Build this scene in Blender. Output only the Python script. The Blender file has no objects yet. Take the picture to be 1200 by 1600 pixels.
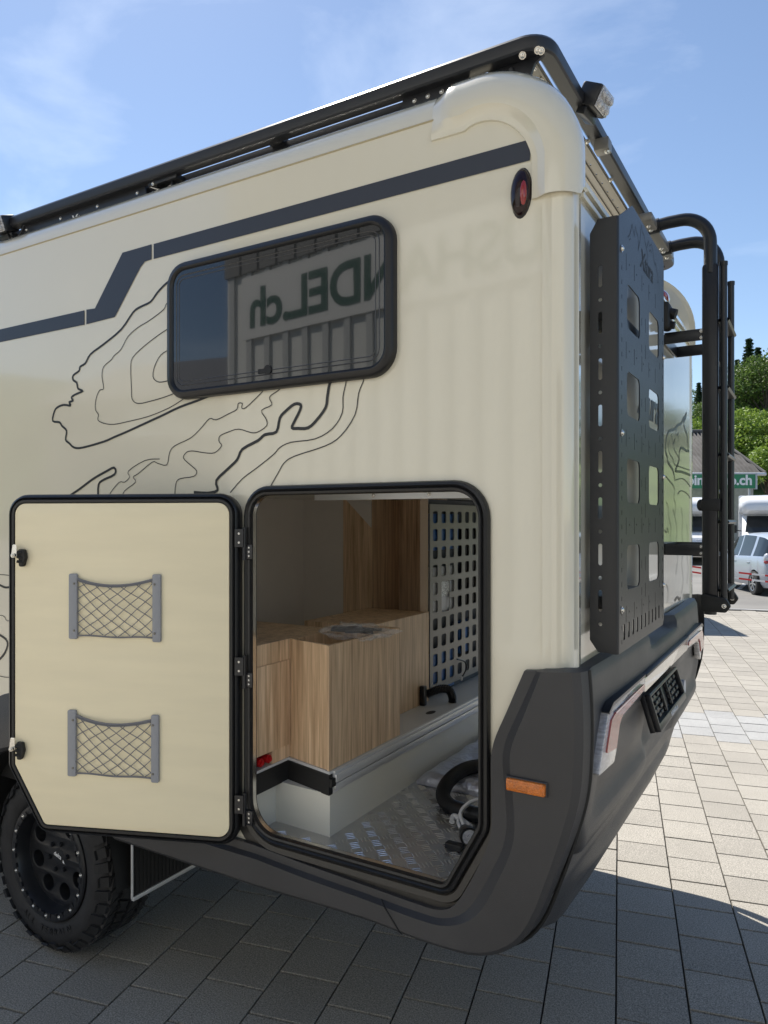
import bpy, bmesh, math, random
from mathutils import Vector, Matrix, noise
random.seed(7)
PI = math.pi
SC = bpy.context.scene
COL = SC.collection

# ------------------------------------------------------------------ camera
TH = math.radians(30.7)                      # yaw, left of +y
CAM = Vector((0.56, -1.90, 1.85))
FW = Vector((-math.sin(TH), math.cos(TH), 0))
RT = Vector((math.cos(TH), math.sin(TH), 0))
FPX, CX, HY = 1140.0, 600.0, 812.0           # focal length and horizon measured on the photograph
cd = bpy.data.cameras.new('camera'); cam = bpy.data.objects.new('camera', cd); COL.objects.link(cam)
cam.location = CAM; cam.rotation_euler = (PI/2, 0, TH)
cd.sensor_fit = 'VERTICAL'; cd.sensor_height = 36; cd.lens = 36*FPX/1600
cd.shift_y = (HY-800)/1600; cd.clip_start = 0.05; cd.clip_end = 2000
SC.camera = cam

# ------------------------------------------------------------------ light
SUN = Vector((-.47, .345, .815)).normalized()   # towards the sun
w = bpy.data.worlds.new('World'); SC.world = w; w.use_nodes = True
nt = w.node_tree; nt.nodes.clear()
out = nt.nodes.new('ShaderNodeOutputWorld'); bg = nt.nodes.new('ShaderNodeBackground')
sky = nt.nodes.new('ShaderNodeTexSky'); sky.sky_type = 'NISHITA'; sky.sun_disc = False
sky.sun_elevation = math.asin(SUN.z); sky.sun_rotation = math.atan2(SUN.x, SUN.y)
sky.altitude = 400; sky.air_density = 1.0; sky.dust_density = .25; sky.ozone_density = .9
tc = nt.nodes.new('ShaderNodeTexCoord'); mp = nt.nodes.new('ShaderNodeMapping'); mp.inputs['Scale'].default_value = (1.6, 2.6, 5.5)
mp.inputs['Rotation'].default_value = (.3, .2, .5)
n1 = nt.nodes.new('ShaderNodeTexNoise'); n1.inputs['Scale'].default_value = 1.5; n1.inputs['Detail'].default_value = 9; n1.inputs['Roughness'].default_value = .55; n1.inputs['Distortion'].default_value = .4
rp = nt.nodes.new('ShaderNodeValToRGB'); rp.color_ramp.elements[0].position = .53; rp.color_ramp.elements[1].position = .95
rp.color_ramp.elements[1].color = (.42, .42, .42, 1)
mx = nt.nodes.new('ShaderNodeMix'); mx.data_type = 'RGBA'; mx.inputs[7].default_value = (9.0, 9.6, 10.4, 1)
nt.links.new(tc.outputs['Generated'], mp.inputs[0]); nt.links.new(mp.outputs[0], n1.inputs[0]); nt.links.new(n1.outputs[0], rp.inputs[0])
nt.links.new(rp.outputs[0], mx.inputs[0]); nt.links.new(sky.outputs[0], mx.inputs[6]); nt.links.new(mx.outputs[2], bg.inputs[0])
bg.inputs[1].default_value = .090; nt.links.new(bg.outputs[0], out.inputs[0])
sd = bpy.data.lights.new('sun', 'SUN'); sun = bpy.data.objects.new('sun', sd); COL.objects.link(sun)
sd.energy = 4.9; sd.angle = math.radians(.53); sd.color = (1, .945, .86)
sun.rotation_euler = (-SUN).to_track_quat('-Z', 'Y').to_euler()
SC.view_settings.view_transform = 'Standard'; SC.view_settings.look = 'None'; SC.view_settings.gamma = 1
SC.view_settings.use_curve_mapping = False; SC.view_settings.exposure = .82
SC.render.engine = 'CYCLES'
SC.cycles.max_bounces = 8; SC.cycles.diffuse_bounces = 6; SC.cycles.glossy_bounces = 5; SC.cycles.transparent_max_bounces = 8

# ------------------------------------------------------------------ measured-point helpers (photograph pixel -> point on a known plane)
def ray(px, py):
    return FW + RT*((px-CX)/FPX) + Vector((0, 0, (HY-py)/FPX))
def S(px, py, y=0.0):                         # on a plane parallel to the side wall
    d = ray(px, py); t = (y-CAM.y)/d.y; return CAM + d*t
def R(px, py, x=0.0):                         # on a plane parallel to the rear wall
    d = ray(px, py); t = (x-CAM.x)/d.x; return CAM + d*t
def G(px, py, z=0.0):                         # on a level plane
    d = ray(px, py); t = (z-CAM.z)/d.z; return CAM + d*t

# ------------------------------------------------------------------ materials
def mat(name, col, rough=.5, metal=0, spec=.5, coat=0, var=0, vscale=5, bump=0, bscale=200, col2=None, stretch=(1,1,1), trans=0, ior=1.5, alpha=1, rvar=0, coord='Object', emis=None, detail=4, brough=.6, coat_ior=1.5):
    m = bpy.data.materials.new(name); m.use_nodes = True
    t = m.node_tree; b = t.nodes['Principled BSDF']
    b.inputs['Base Color'].default_value = (*col, 1); b.inputs['Roughness'].default_value = rough
    b.inputs['Metallic'].default_value = metal; b.inputs['Specular IOR Level'].default_value = spec
    b.inputs['Coat Weight'].default_value = coat; b.inputs['Coat Roughness'].default_value = .05; b.inputs['Coat IOR'].default_value = coat_ior
    b.inputs['Transmission Weight'].default_value = trans; b.inputs['IOR'].default_value = ior; b.inputs['Alpha'].default_value = alpha
    if emis: b.inputs['Emission Color'].default_value = (*emis[0], 1); b.inputs['Emission Strength'].default_value = emis[1]
    tc = t.nodes.new('ShaderNodeTexCoord'); mp = t.nodes.new('ShaderNodeMapping'); mp.inputs['Scale'].default_value = stretch
    t.links.new(tc.outputs[coord], mp.inputs[0])
    if var or col2:
        n = t.nodes.new('ShaderNodeTexNoise'); n.inputs['Scale'].default_value = vscale; n.inputs['Detail'].default_value = detail
        t.links.new(mp.outputs[0], n.inputs[0])
        r = t.nodes.new('ShaderNodeValToRGB'); r.color_ramp.elements[0].position = .3; r.color_ramp.elements[1].position = .7
        c2 = col2 or tuple(c*(1-var) for c in col); c1 = col if col2 else tuple(min(1, c*(1+var*.5)) for c in col)
        r.color_ramp.elements[0].color = (*c2, 1); r.color_ramp.elements[1].color = (*c1, 1)
        t.links.new(n.outputs[0], r.inputs[0]); t.links.new(r.outputs[0], b.inputs['Base Color'])
    if rvar:
        n = t.nodes.new('ShaderNodeTexNoise'); n.inputs['Scale'].default_value = 6; n.inputs['Detail'].default_value = 5
        t.links.new(mp.outputs[0], n.inputs[0]); a = t.nodes.new('ShaderNodeMath'); a.operation = 'MULTIPLY_ADD'
        a.inputs[1].default_value = rvar; a.inputs[2].default_value = rough-rvar*.5
        t.links.new(n.outputs[0], a.inputs[0]); t.links.new(a.outputs[0], b.inputs['Roughness'])
    if bump:
        n = t.nodes.new('ShaderNodeTexNoise'); n.inputs['Scale'].default_value = bscale; n.inputs['Detail'].default_value = 3; n.inputs['Roughness'].default_value = brough
        t.links.new(mp.outputs[0], n.inputs[0]); bu = t.nodes.new('ShaderNodeBump'); bu.inputs['Strength'].default_value = bump; bu.inputs['Distance'].default_value = .01
        t.links.new(n.outputs[0], bu.inputs['Height']); t.links.new(bu.outputs[0], b.inputs['Normal'])
    return m

M = {}
M['cream'] = mat('cream_gelcoat', (.77, .72, .58), .15, coat=1, coat_ior=1.5, var=.035, vscale=1.2, bump=.012, bscale=3.0)
M['cream_inner'] = mat('cream_panel', (.92, .82, .58), .42, var=.04, vscale=3, bump=.03, bscale=150, stretch=(1,1,6))
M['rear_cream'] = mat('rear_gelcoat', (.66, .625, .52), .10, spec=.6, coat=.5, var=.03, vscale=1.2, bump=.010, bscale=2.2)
M['slate'] = mat('slate_vinyl', (.040, .047, .065), .30, spec=.4)
M['vinyl_black'] = mat('black_vinyl', (.018, .019, .021), .35)
M['plastic'] = mat('grained_grey_plastic', (.049, .048, .050), .42, var=.22, vscale=2.2, detail=9, bump=.22, bscale=600, rvar=.14)
M['rubber'] = mat('black_rubber', (.012, .012, .013), .38, bump=.05, bscale=60, rvar=.12)
M['black'] = mat('satin_black_metal', (.014, .015, .018), .30, spec=.5, bump=.04, bscale=1200, rvar=.06)
M['black_matt'] = mat('matt_black', (.012, .012, .012), .6)
M['board'] = mat('powder_coated_black', (.012, .013, .016), .38, spec=.55, bump=.10, bscale=1400, rvar=.05)
M['rack'] = mat('rack_black', (.018, .019, .023), .33, spec=.5, bump=.05, bscale=900)
M['rack_grey'] = mat('rack_bounce_grey', (.22, .21, .19), .38, metal=.4)  # grey lightened so the colour carries bounce light on the rack underside
M['steel'] = mat('bright_steel', (.72, .70, .66), .22, metal=1)
M['alu'] = mat('brushed_aluminium', (.68, .69, .70), .36, metal=.45, bump=.05, bscale=90, stretch=(1,.05,1))
M['plate_alu'] = mat('tread_plate_aluminium', (.58, .57, .56), .30, metal=.85, var=.15, vscale=5, rvar=.2)
M['tread_bar'] = mat('tread_bar_highlight_alu', (.80, .79, .78), .24, metal=.95)  # paler than the plate: the bars' highlights are put into the colour
M['bed_grey'] = mat('taupe_panel', (.70, .655, .60), .5, var=.04, bump=.02)
M['lining'] = mat('pale_lining', (.72, .71, .64), .25, var=.03, vscale=2, bump=.02, bscale=5)
M['platform'] = mat('pale_grey_top', (.62, .63, .63), .25)
M['board_grey'] = mat('grey_perforated_panel', (.21, .205, .19), .4, metal=.1)
M['glass'] = mat('smoked_acrylic', (.010, .012, .014), .015, spec=.5, ior=1.6, coat=.6, bump=.014, bscale=2.2)
M['grey_plastic'] = mat('light_grey_plastic', (.30, .31, .34), .45)
M['cord'] = mat('grey_elastic_cord', (.20, .20, .21), .7)
M['red_lens'] = mat('red_lens', (.30, .012, .012), .08, coat=1)
M['dark_lens'] = mat('dark_red_lens', (.012, .002, .003), .04, spec=.5)
M['lamp_red'] = mat('pale_red_reflector', (.50, .10, .08), .12, coat=1, bump=.6, bscale=160, stretch=(1, 1, 6))
M['lamp_clear'] = mat('clear_lens', (.72, .71, .72), .08, metal=.5, coat=1, bump=.8, bscale=120, stretch=(1, 1, 5), var=.35, vscale=35)
M['chrome'] = mat('chrome_strip', (.80, .79, .76), .14, metal=.85)
M['orange'] = mat('orange_lens', (.85, .22, .01), .12, coat=1, bump=.8, bscale=260, var=.25, vscale=90)
M['tyre'] = mat('tyre_rubber', (.020, .020, .022), .68, var=.3, vscale=12, bump=.12, bscale=150)
M['rim'] = mat('black_alloy', (.016, .017, .020), .34)
M['white_text'] = mat('white_print', (.8, .8, .8), .5)
M['hose'] = mat('black_hose', (.016, .017, .020), .38)
M['white_cable'] = mat('white_cable', (.62, .62, .63), .35)
M['foil'] = mat('silver_foil_wrap', (.50, .52, .60), .28, metal=.55, var=.25, vscale=14, bump=.9, bscale=26)
M['film'] = mat('clear_film', (.75, .75, .78), .12, trans=0, alpha=.24, bump=.8, bscale=40, spec=1)
M['red_knob'] = mat('red_plastic', (.45, .01, .012), .35)
M['blue_dev'] = mat('blue_device', (.03, .12, .36), .35)
M['grey_dev'] = mat('grey_device', (.45, .47, .50), .4)
M['navy'] = mat('dark_interior', (.02, .03, .05), .5)

def wood_mat():
    m = bpy.data.materials.new('oak_laminate'); m.use_nodes = True; t = m.node_tree; b = t.nodes['Principled BSDF']; b.inputs['Roughness'].default_value = .42
    tc = t.nodes.new('ShaderNodeTexCoord'); mp = t.nodes.new('ShaderNodeMapping'); mp.inputs['Scale'].default_value = (1, 1, .055)
    n = t.nodes.new('ShaderNodeTexNoise'); n.inputs['Scale'].default_value = 34; n.inputs['Detail'].default_value = 8; n.inputs['Roughness'].default_value = .62; n.inputs['Distortion'].default_value = .25
    r = t.nodes.new('ShaderNodeValToRGB'); e = r.color_ramp.elements
    e[0].position = .28; e[0].color = (.42, .27, .155, 1); e[1].position = .68; e[1].color = (.88, .66, .44, 1)
    x = r.color_ramp.elements.new(.48); x.color = (.70, .50, .315, 1)
    n2 = t.nodes.new('ShaderNodeTexNoise'); n2.inputs['Scale'].default_value = 160; n2.inputs['Detail'].default_value = 4
    mp2 = t.nodes.new('ShaderNodeMapping'); mp2.inputs['Scale'].default_value = (1, 1, .03)
    mx = t.nodes.new('ShaderNodeMix'); mx.data_type = 'RGBA'; mx.blend_type = 'MULTIPLY'; mx.inputs[0].default_value = .55
    r2 = t.nodes.new('ShaderNodeValToRGB'); r2.color_ramp.elements[0].position = .36; r2.color_ramp.elements[0].color = (.55, .5, .45, 1); r2.color_ramp.elements[1].position = .6
    L = t.links
    L.new(tc.outputs['Object'], mp.inputs[0]); L.new(mp.outputs[0], n.inputs[0]); L.new(n.outputs[0], r.inputs[0])
    L.new(tc.outputs['Object'], mp2.inputs[0]); L.new(mp2.outputs[0], n2.inputs[0]); L.new(n2.outputs[0], r2.inputs[0])
    L.new(r.outputs[0], mx.inputs[6]); L.new(r2.outputs[0], mx.inputs[7]); L.new(mx.outputs[2], b.inputs['Base Color'])
    bu = t.nodes.new('ShaderNodeBump'); bu.inputs['Strength'].default_value = .12; bu.inputs['Distance'].default_value = .003
    L.new(n2.outputs[0], bu.inputs['Height']); L.new(bu.outputs[0], b.inputs['Normal'])
    return m
M['wood'] = wood_mat()

def paver_mat(name, base, spread):
    m = bpy.data.materials.new(name); m.use_nodes = True; t = m.node_tree; b = t.nodes['Principled BSDF']; b.inputs['Roughness'].default_value = .82
    L = t.links; tc = t.nodes.new('ShaderNodeTexCoord'); ge = t.nodes.new('ShaderNodeNewGeometry'); oi = t.nodes.new('ShaderNodeObjectInfo')
    n = t.nodes.new('ShaderNodeTexNoise'); n.inputs['Scale'].default_value = 170; n.inputs['Detail'].default_value = 3; n.inputs['Roughness'].default_value = .8
    L.new(ge.outputs['Position'], n.inputs[0])
    r = t.nodes.new('ShaderNodeValToRGB'); e = r.color_ramp.elements; e[0].position = .33; e[1].position = .68
    e[0].color = (*[c*.38 for c in base], 1); e[1].color = (*[min(1, c*1.75) for c in base], 1)
    L.new(n.outputs[0], r.inputs[0])
    n2 = t.nodes.new('ShaderNodeTexNoise'); n2.inputs['Scale'].default_value = 1.7; n2.inputs['Detail'].default_value = 6; n2.inputs['Roughness'].default_value = .65
    L.new(ge.outputs['Position'], n2.inputs[0])
    a = t.nodes.new('ShaderNodeMath'); a.operation = 'ADD'; L.new(ge.outputs['Random Per Island'], a.inputs[0]); L.new(oi.outputs['Random'], a.inputs[1])
    f = t.nodes.new('ShaderNodeMath'); f.operation = 'FRACT'; L.new(a.outputs[0], f.inputs[0])
    g = t.nodes.new('ShaderNodeMath'); g.operation = 'MULTIPLY_ADD'; g.inputs[1].default_value = spread; g.inputs[2].default_value = 1-spread*.5-.21; L.new(f.outputs[0], g.inputs[0])
    h = t.nodes.new('ShaderNodeMath'); h.operation = 'MULTIPLY_ADD'; h.inputs[1].default_value = .42; L.new(n2.outputs[0], h.inputs[0]); L.new(g.outputs[0], h.inputs[2])
    v = t.nodes.new('ShaderNodeVectorMath'); v.operation = 'SCALE'; L.new(r.outputs[0], v.inputs[0]); L.new(h.outputs[0], v.inputs['Scale'])
    L.new(v.outputs[0], b.inputs['Base Color'])
    bu = t.nodes.new('ShaderNodeBump'); bu.inputs['Strength'].default_value = .5; bu.inputs['Distance'].default_value = .002
    L.new(n.outputs[0], bu.inputs['Height']); L.new(bu.outputs[0], b.inputs['Normal'])
    return m
M['paver'] = paver_mat('concrete_paver', (.262, .244, .212), .16)
M['paver_light'] = paver_mat('pale_concrete_paver', (.275, .275, .27), .10)
M['joint'] = mat('joint_sand', (.045, .041, .034), .95, var=.4, vscale=8)
M['asphalt'] = mat('worn_asphalt', (.17, .165, .155), .9, var=.25, vscale=.6, bump=.3, bscale=40)
M['grass'] = mat('rough_grass', (.10, .15, .035), .9, var=.5, vscale=.4)

# ------------------------------------------------------------------ mesh builder
def catmull(pts, n=5, closed=False):
    P = [Vector(p) for p in pts]; o = []
    N = len(P); rng = range(N if closed else N-1)
    for i in rng:
        if closed: p0, p1, p2, p3 = P[i-1], P[i], P[(i+1) % N], P[(i+2) % N]
        else: p0, p1, p2, p3 = P[max(i-1, 0)], P[i], P[i+1], P[min(i+2, N-1)]
        for k in range(n):
            t = k/n
            o.append(.5*((2*p1)+(p2-p0)*t+(2*p0-5*p1+4*p2-p3)*t*t+(3*p1-p0-3*p2+p3)*t**3))
    if not closed: o.append(P[-1])
    return o

def rpoly(pts, rad, seg=7):                    # rounded polygon, 2D
    o = []; N = len(pts)
    for i in range(N):
        p = Vector(pts[i]); a = Vector(pts[i-1])-p; b = Vector(pts[(i+1) % N])-p
        r = rad[i] if isinstance(rad, (list, tuple)) else rad
        if r <= 1e-6: o.append(p); continue
        la, lb = a.length, b.length; a.normalize(); b.normalize()
        ang = a.angle(b); d = min(r/math.tan(ang/2), la*.49, lb*.49); r2 = d*math.tan(ang/2)
        c = p+(a+b).normalized()*(r2/math.sin(ang/2)); s = p+a*d; e = p+b*d
        v0 = s-c; v1 = e-c; tot = v0.angle_signed(v1)
        for k in range(seg+1):
            an = -tot*k/seg; ca, sa = math.cos(an), math.sin(an)
            o.append(c+Vector((v0.x*ca-v0.y*sa, v0.x*sa+v0.y*ca)))
    return o

class MB:
    def __init__(s): s.v = []; s.f = []; s.m = []
    def add(s, vs, fs, m=0):
        o = len(s.v); s.v += [tuple(v) for v in vs]
        for f in fs: s.f.append([i+o for i in f]); s.m.append(m)
        return s
    def grid(s, rows, m=0, close=False, wrap=False):   # rows of equal length
        n = len(rows[0]); vs = [p for r in rows for p in r]; fs = []
        R_ = len(rows)
        for i in range(R_ if wrap else R_-1):
            for j in range(n if close else n-1):
                a = i*n+j; b = i*n+(j+1) % n; c = ((i+1) % R_)*n+(j+1) % n; d = ((i+1) % R_)*n+j
                fs.append([a, b, c, d])
        return s.add(vs, fs, m)
    def box(s, a, b, m=0, bev=0, M4=None):
        x0, y0, z0 = a; x1, y1, z1 = b
        bm = bmesh.new(); bmesh.ops.create_cube(bm, size=1)
        for v in bm.verts: v.co = Vector(((x0+x1)/2+v.co.x*(x1-x0), (y0+y1)/2+v.co.y*(y1-y0), (z0+z1)/2+v.co.z*(z1-z0)))
        if bev: bmesh.ops.bevel(bm, geom=bm.edges[:], offset=bev, segments=2, affect='EDGES', profile=.5)
        return s.frombm(bm, m, M4)
    def frombm(s, bm, m=0, M4=None):
        bm.verts.ensure_lookup_table(); bm.verts.index_update()
        vs = [(M4 @ v.co) if M4 else v.co.copy() for v in bm.verts]; fs = [[v.index for v in f.verts] for f in bm.faces]
        bm.free(); return s.add(vs, fs, m)
    def tube(s, pts, r, seg=8, m=0, closed=False, cap=True, rfun=None):
        P = [Vector(p) for p in pts]; N = len(P); rows = []
        t0 = (P[1]-P[0]).normalized(); up = Vector((0, 0, 1)) if abs(t0.z) < .9 else Vector((1, 0, 0))
        nrm = t0.cross(up).normalized()
        for i in range(N):
            if closed: t = (P[(i+1) % N]-P[i-1])
            else: t = P[min(i+1, N-1)]-P[max(i-1, 0)]
            t.normalize(); nrm = (nrm-t*nrm.dot(t)); nrm.normalize(); bi = t.cross(nrm)
            rr = rfun(i) if rfun else r
            rows.append([P[i]+(nrm*math.cos(2*PI*k/seg)+bi*math.sin(2*PI*k/seg))*rr for k in range(seg)])
        s.grid(rows, m, close=True, wrap=closed)
        if cap and not closed:
            s.add(rows[0], [list(range(seg))[::-1]], m); s.add(rows[-1], [list(range(seg))], m)
        return s
    def cyl(s, a, b, r, seg=12, m=0, r2=None):
        a = Vector(a); b = Vector(b); t = (b-a).normalized(); up = Vector((0, 0, 1)) if abs(t.z) < .9 else Vector((1, 0, 0))
        n = t.cross(up).normalized(); bi = t.cross(n); r2 = r if r2 is None else r2
        A = [a+(n*math.cos(2*PI*k/seg)+bi*math.sin(2*PI*k/seg))*r for k in range(seg)]
        B = [b+(n*math.cos(2*PI*k/seg)+bi*math.sin(2*PI*k/seg))*r2 for k in range(seg)]
        s.grid([A, B], m, close=True); s.add(A, [list(range(seg))[::-1]], m); s.add(B, [list(range(seg))], m); return s
    def bolt(s, p, n, r=.008, m=0):                 # domed bolt head
        p = Vector(p); n = Vector(n).normalized()
        s.cyl(p, p+n*r*.3, r*1.3, 10, m); s.cyl(p+n*r*.3, p+n*r*.75, r*.95, 10, m, r*.75); s.cyl(p+n*r*.75, p+n*r*.95, r*.75, 10, m, r*.4); return s
    def lathe(s, prof, o, ax, seg=48, m=0):          # prof: (axial, radius)
        o = Vector(o); ax = Vector(ax).normalized(); up = Vector((0, 0, 1)) if abs(ax.z) < .9 else Vector((1, 0, 0))
        n = ax.cross(up).normalized(); bi = ax.cross(n); rows = []
        for a, r in prof: rows.append([o+ax*a+(n*math.cos(2*PI*k/seg)+bi*math.sin(2*PI*k/seg))*r for k in range(seg)])
        return s.grid(rows, m, close=True)
    def ellipsoid(s, c, r, seg=16, rings=10, m=0, M3=None):
        rows = []
        for i in range(rings+1):
            a = PI*i/rings
            row = []
            for k in range(seg):
                b = 2*PI*k/seg; v = Vector((math.sin(a)*math.cos(b)*r[0], math.sin(a)*math.sin(b)*r[1], math.cos(a)*r[2]))
                if M3: v = M3 @ v
                row.append(Vector(c)+v)
            rows.append(row)
        return s.grid(rows, m, close=True)
    def plate(s, outer, holes, th, f, m=0, bev=0):   # flat sheet with holes; f(a,b,depth)->3D, depth in -th/2..th/2
        cu = bpy.data.curves.new('tmp', 'CURVE'); cu.dimensions = '2D'; cu.fill_mode = 'BOTH'; cu.extrude = th/2-bev
        cu.bevel_depth = bev; cu.bevel_resolution = 1; cu.offset = -bev
        for lp in [outer]+list(holes):
            sp = cu.splines.new('POLY'); sp.points.add(len(lp)-1); sp.use_cyclic_u = True
            for p, q in zip(sp.points, lp): p.co = (q[0], q[1], 0, 1)
        o = bpy.data.objects.new('tmp', cu); me = bpy.data.meshes.new_from_object(o)
        s.add([f(v.co.x, v.co.y, v.co.z) for v in me.vertices], [list(p.vertices) for p in me.polygons], m)
        bpy.data.objects.remove(o); bpy.data.curves.remove(cu); bpy.data.meshes.remove(me); return s
    def text(s, body, size, f, m=0, th=.001, shear=0, align='LEFT', bold=0, space=1):
        cu = bpy.data.curves.new('tmp', 'FONT'); cu.body = body; cu.size = size; cu.extrude = th/2; cu.shear = shear; cu.align_x = align; cu.offset = bold; cu.space_character = space
        cu.resolution_u = 4
        o = bpy.data.objects.new('tmp', cu); me = bpy.data.meshes.new_from_object(o)
        s.add([f(v.co.x, v.co.y, v.co.z) for v in me.vertices], [list(p.vertices) for p in me.polygons], m)
        bpy.data.objects.remove(o); bpy.data.curves.remove(cu); bpy.data.meshes.remove(me); return s
    def ribbon(s, pts, wd, f, m=0):                   # flat ribbon in a plane, pts 2D, f(a,b)->3D
        P = [Vector(p) for p in pts]; A = []; B = []
        for i, p in enumerate(P):
            t = (P[min(i+1, len(P)-1)]-P[max(i-1, 0)]); t = t.normalized() if t.length > 1e-9 else Vector((1, 0))
            n = Vector((-t.y, t.x))*wd/2; A.append(f(*(p+n))); B.append(f(*(p-n)))
        return s.grid([A, B], m)
    def build(s, name, mats, parent=None, ang=35, kind=None, label=None, world=True):
        me = bpy.data.meshes.new(name); me.from_pydata(s.v, [], s.f)
        mats = mats if isinstance(mats, (list, tuple)) else [mats]
        for k in mats: me.materials.append(M[k] if isinstance(k, str) else k)
        me.polygons.foreach_set('material_index', s.m)
        if ang:
            bm = bmesh.new(); bm.from_mesh(me); bmesh.ops.remove_doubles(bm, verts=bm.verts, dist=1e-5)
            bmesh.ops.recalc_face_normals(bm, faces=bm.faces); bm.to_mesh(me); bm.free()
            me.polygons.foreach_set('use_smooth', [True]*len(me.polygons)); me.set_sharp_from_angle(angle=math.radians(ang))
        me.update()
        o = bpy.data.objects.new(name, me); COL.objects.link(o)
        if parent is not None:
            o.parent = parent
            if world: o.location = -wloc(parent)
        if kind: o['kind'] = kind
        if label: o['label'] = label
        return o

def wloc(o):
    v = Vector(o.location)
    while o.parent: o = o.parent; v += Vector(o.location)
    return v
def empty(name, loc, parent=None):
    o = bpy.data.objects.new(name, None); COL.objects.link(o); o.empty_display_size = .1
    o.parent = parent; o.location = Vector(loc)-(wloc(parent) if parent else Vector())
    return o
def tag(o, label, cat, group=None):
    o['label'] = label; o['category'] = cat
    if group: o['group'] = group
    return o
def offset_loop(lp, d):                            # outward for positive d
    n = len(lp); P = [Vector(p) for p in lp]
    area = sum(P[i].x*P[(i+1) % n].y-P[(i+1) % n].x*P[i].y for i in range(n)); sg = 1 if area > 0 else -1
    o = []
    for i in range(n):
        a = (P[i]-P[i-1]); b = (P[(i+1) % n]-P[i])
        if a.length < 1e-7: a = b
        if b.length < 1e-7: b = a
        a.normalize(); b.normalize(); na = Vector((a.y, -a.x))*sg; nb = Vector((b.y, -b.x))*sg
        nn = (na+nb); nn.normalize(); k = max(.4, nn.dot(na)); o.append(P[i]+nn*d/k)
    return o
def ring(mb, lp, sec, f, m=0):                     # sweep closed section [(offset, depth)] round a loop
    rows = [[f(p.x, p.y, dp) for p in offset_loop(lp, of)] for of, dp in sec]
    mb.grid(rows, m, close=True, wrap=True)

XZ = lambda a, b, d=0: Vector((a, d, b))
YZ = lambda a, b, d=0: Vector((d, a, b))

# ------------------------------------------------------------------ pavement
DD = Vector((-.2215, .9752, 0)).normalized(); EE = Vector((DD.y, -DD.x, 0))
PIT = .263; E0 = .1113; D0 = .868
def gp(e, d, z=0): return EE*e+DD*d+Vector((0, 0, z))
gb = MB(); gb.add([(-700, -500, -.02), (700, -500, -.02), (700, 900, -.02), (-700, 900, -.02)], [[0, 1, 2, 3]])
g = gb.build('ground', 'asphalt', ang=0); g['kind'] = 'structure'
pb = MB(); ea, eb, da, db = E0-56*PIT, E0+52*PIT, D0-44*PIT, D0+52*PIT
q = [gp(ea, da, -.013), gp(eb, da, -.013), gp(eb, db, -.013), gp(ea, db, -.013)]
pb.add(q, [[0, 1, 2, 3]]); pave = pb.build('pavement', 'joint', ang=0); pave['kind'] = 'structure'
def paver_geo():
    h = (PIT-.007)/2; g = (PIT-.011)/2; c = .0012
    top = [(-h+c, -g+c, 0), (h-c, -g+c, 0), (h-c, g-c, 0), (-h+c, g-c, 0)]
    mid = [(-h, -g, -c), (h, -g, -c), (h, g, -c), (-h, g, -c)]; low = [(x, y, -.016) for x, y, z in mid]
    fs = [[0, 1, 2, 3]]
    for a in (0, 4):
        for k in range(4): fs.append([a+4+k, a+4+(k+1) % 4, a+(k+1) % 4, a+k])
    return top+mid+low, fs
pv, pf = paver_geo()
cells = []
for i in range(-56, 52):
    off = .5*(i % 2)
    for j in range(-44, 52):
        e = E0+(i+.5)*PIT; d = D0+(j+off)*PIT+PIT/2
        if d > db-PIT*.5: continue
        p = gp(e, d); r = p-CAM; t = r.dot(FW); u = r.dot(RT)/t*FPX+CX if t > .3 else -9999; vv = HY+CAM.z/t*FPX if t > .3 else 9999
        vis = t > 0 and -60 < u < 1260 and vv < 1680
        under = (-4.8 < p.x < -.4 and .35 < p.y < 2.2)
        light = 4.80 < d < 5.66
        cells.append((p, light, (t if vis and not under else 99+abs(t))))
cells.sort(key=lambda c: c[2])
pmesh = {}
for key, mk in ((False, 'paver'), (True, 'paver_light')):
    me = bpy.data.meshes.new('paver'); me.from_pydata(pv, [], pf); me.materials.append(M[mk]); pmesh[key] = me
rot = math.atan2(EE.y, EE.x)
for p, light, _ in cells[:300]:
    o = bpy.data.objects.new('paver', pmesh[light]); COL.objects.link(o); o.parent = pave
    o.location = (p.x, p.y, random.uniform(-.0012, .0012)); o.rotation_euler = (random.uniform(-.003, .003), random.uniform(-.003, .003), rot+random.uniform(-.004, .004))
for light in (False, True):
    fb = MB()
    for p, l, _ in cells[300:]:
        if l != light: continue
        dz = random.uniform(-.001, .001); a = rot+random.uniform(-.004, .004); ca, sa = math.cos(a), math.sin(a)
        fb.add([(p.x+x*ca-y*sa, p.y+x*sa+y*ca, z+dz) for x, y, z in pv], pf)
    fb.build('paver_field', 'paver_light' if light else 'paver', pave, ang=0, kind='stuff')

exec_order = 'camper'
# ================================================================== CAMPER
W = 2.21                                            # body width
ZT, RR, ER = 3.125, .30, .11                        # roof height, rear-top radius, edge radius
van = empty('camper_van', (-2.3, 1.1, 0))
tag(van, 'cream off-road camper with open side hatch, roof rack and black rear ladder', 'camper')

# opening loop (x,z), clockwise from top left
oxl, oxr = S(395, 800).x, S(754, 800).x
OZT, OZB = 1.938, .800
cx1 = S(754, 1288); cx2 = S(700, 1394)
OPEN = rpoly([(oxl, OZT), (oxr, OZT), (oxr, cx1.z), (cx2.x, OZB), (oxl, OZB)], [.075, .085, .06, .035, .11], 8)
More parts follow.
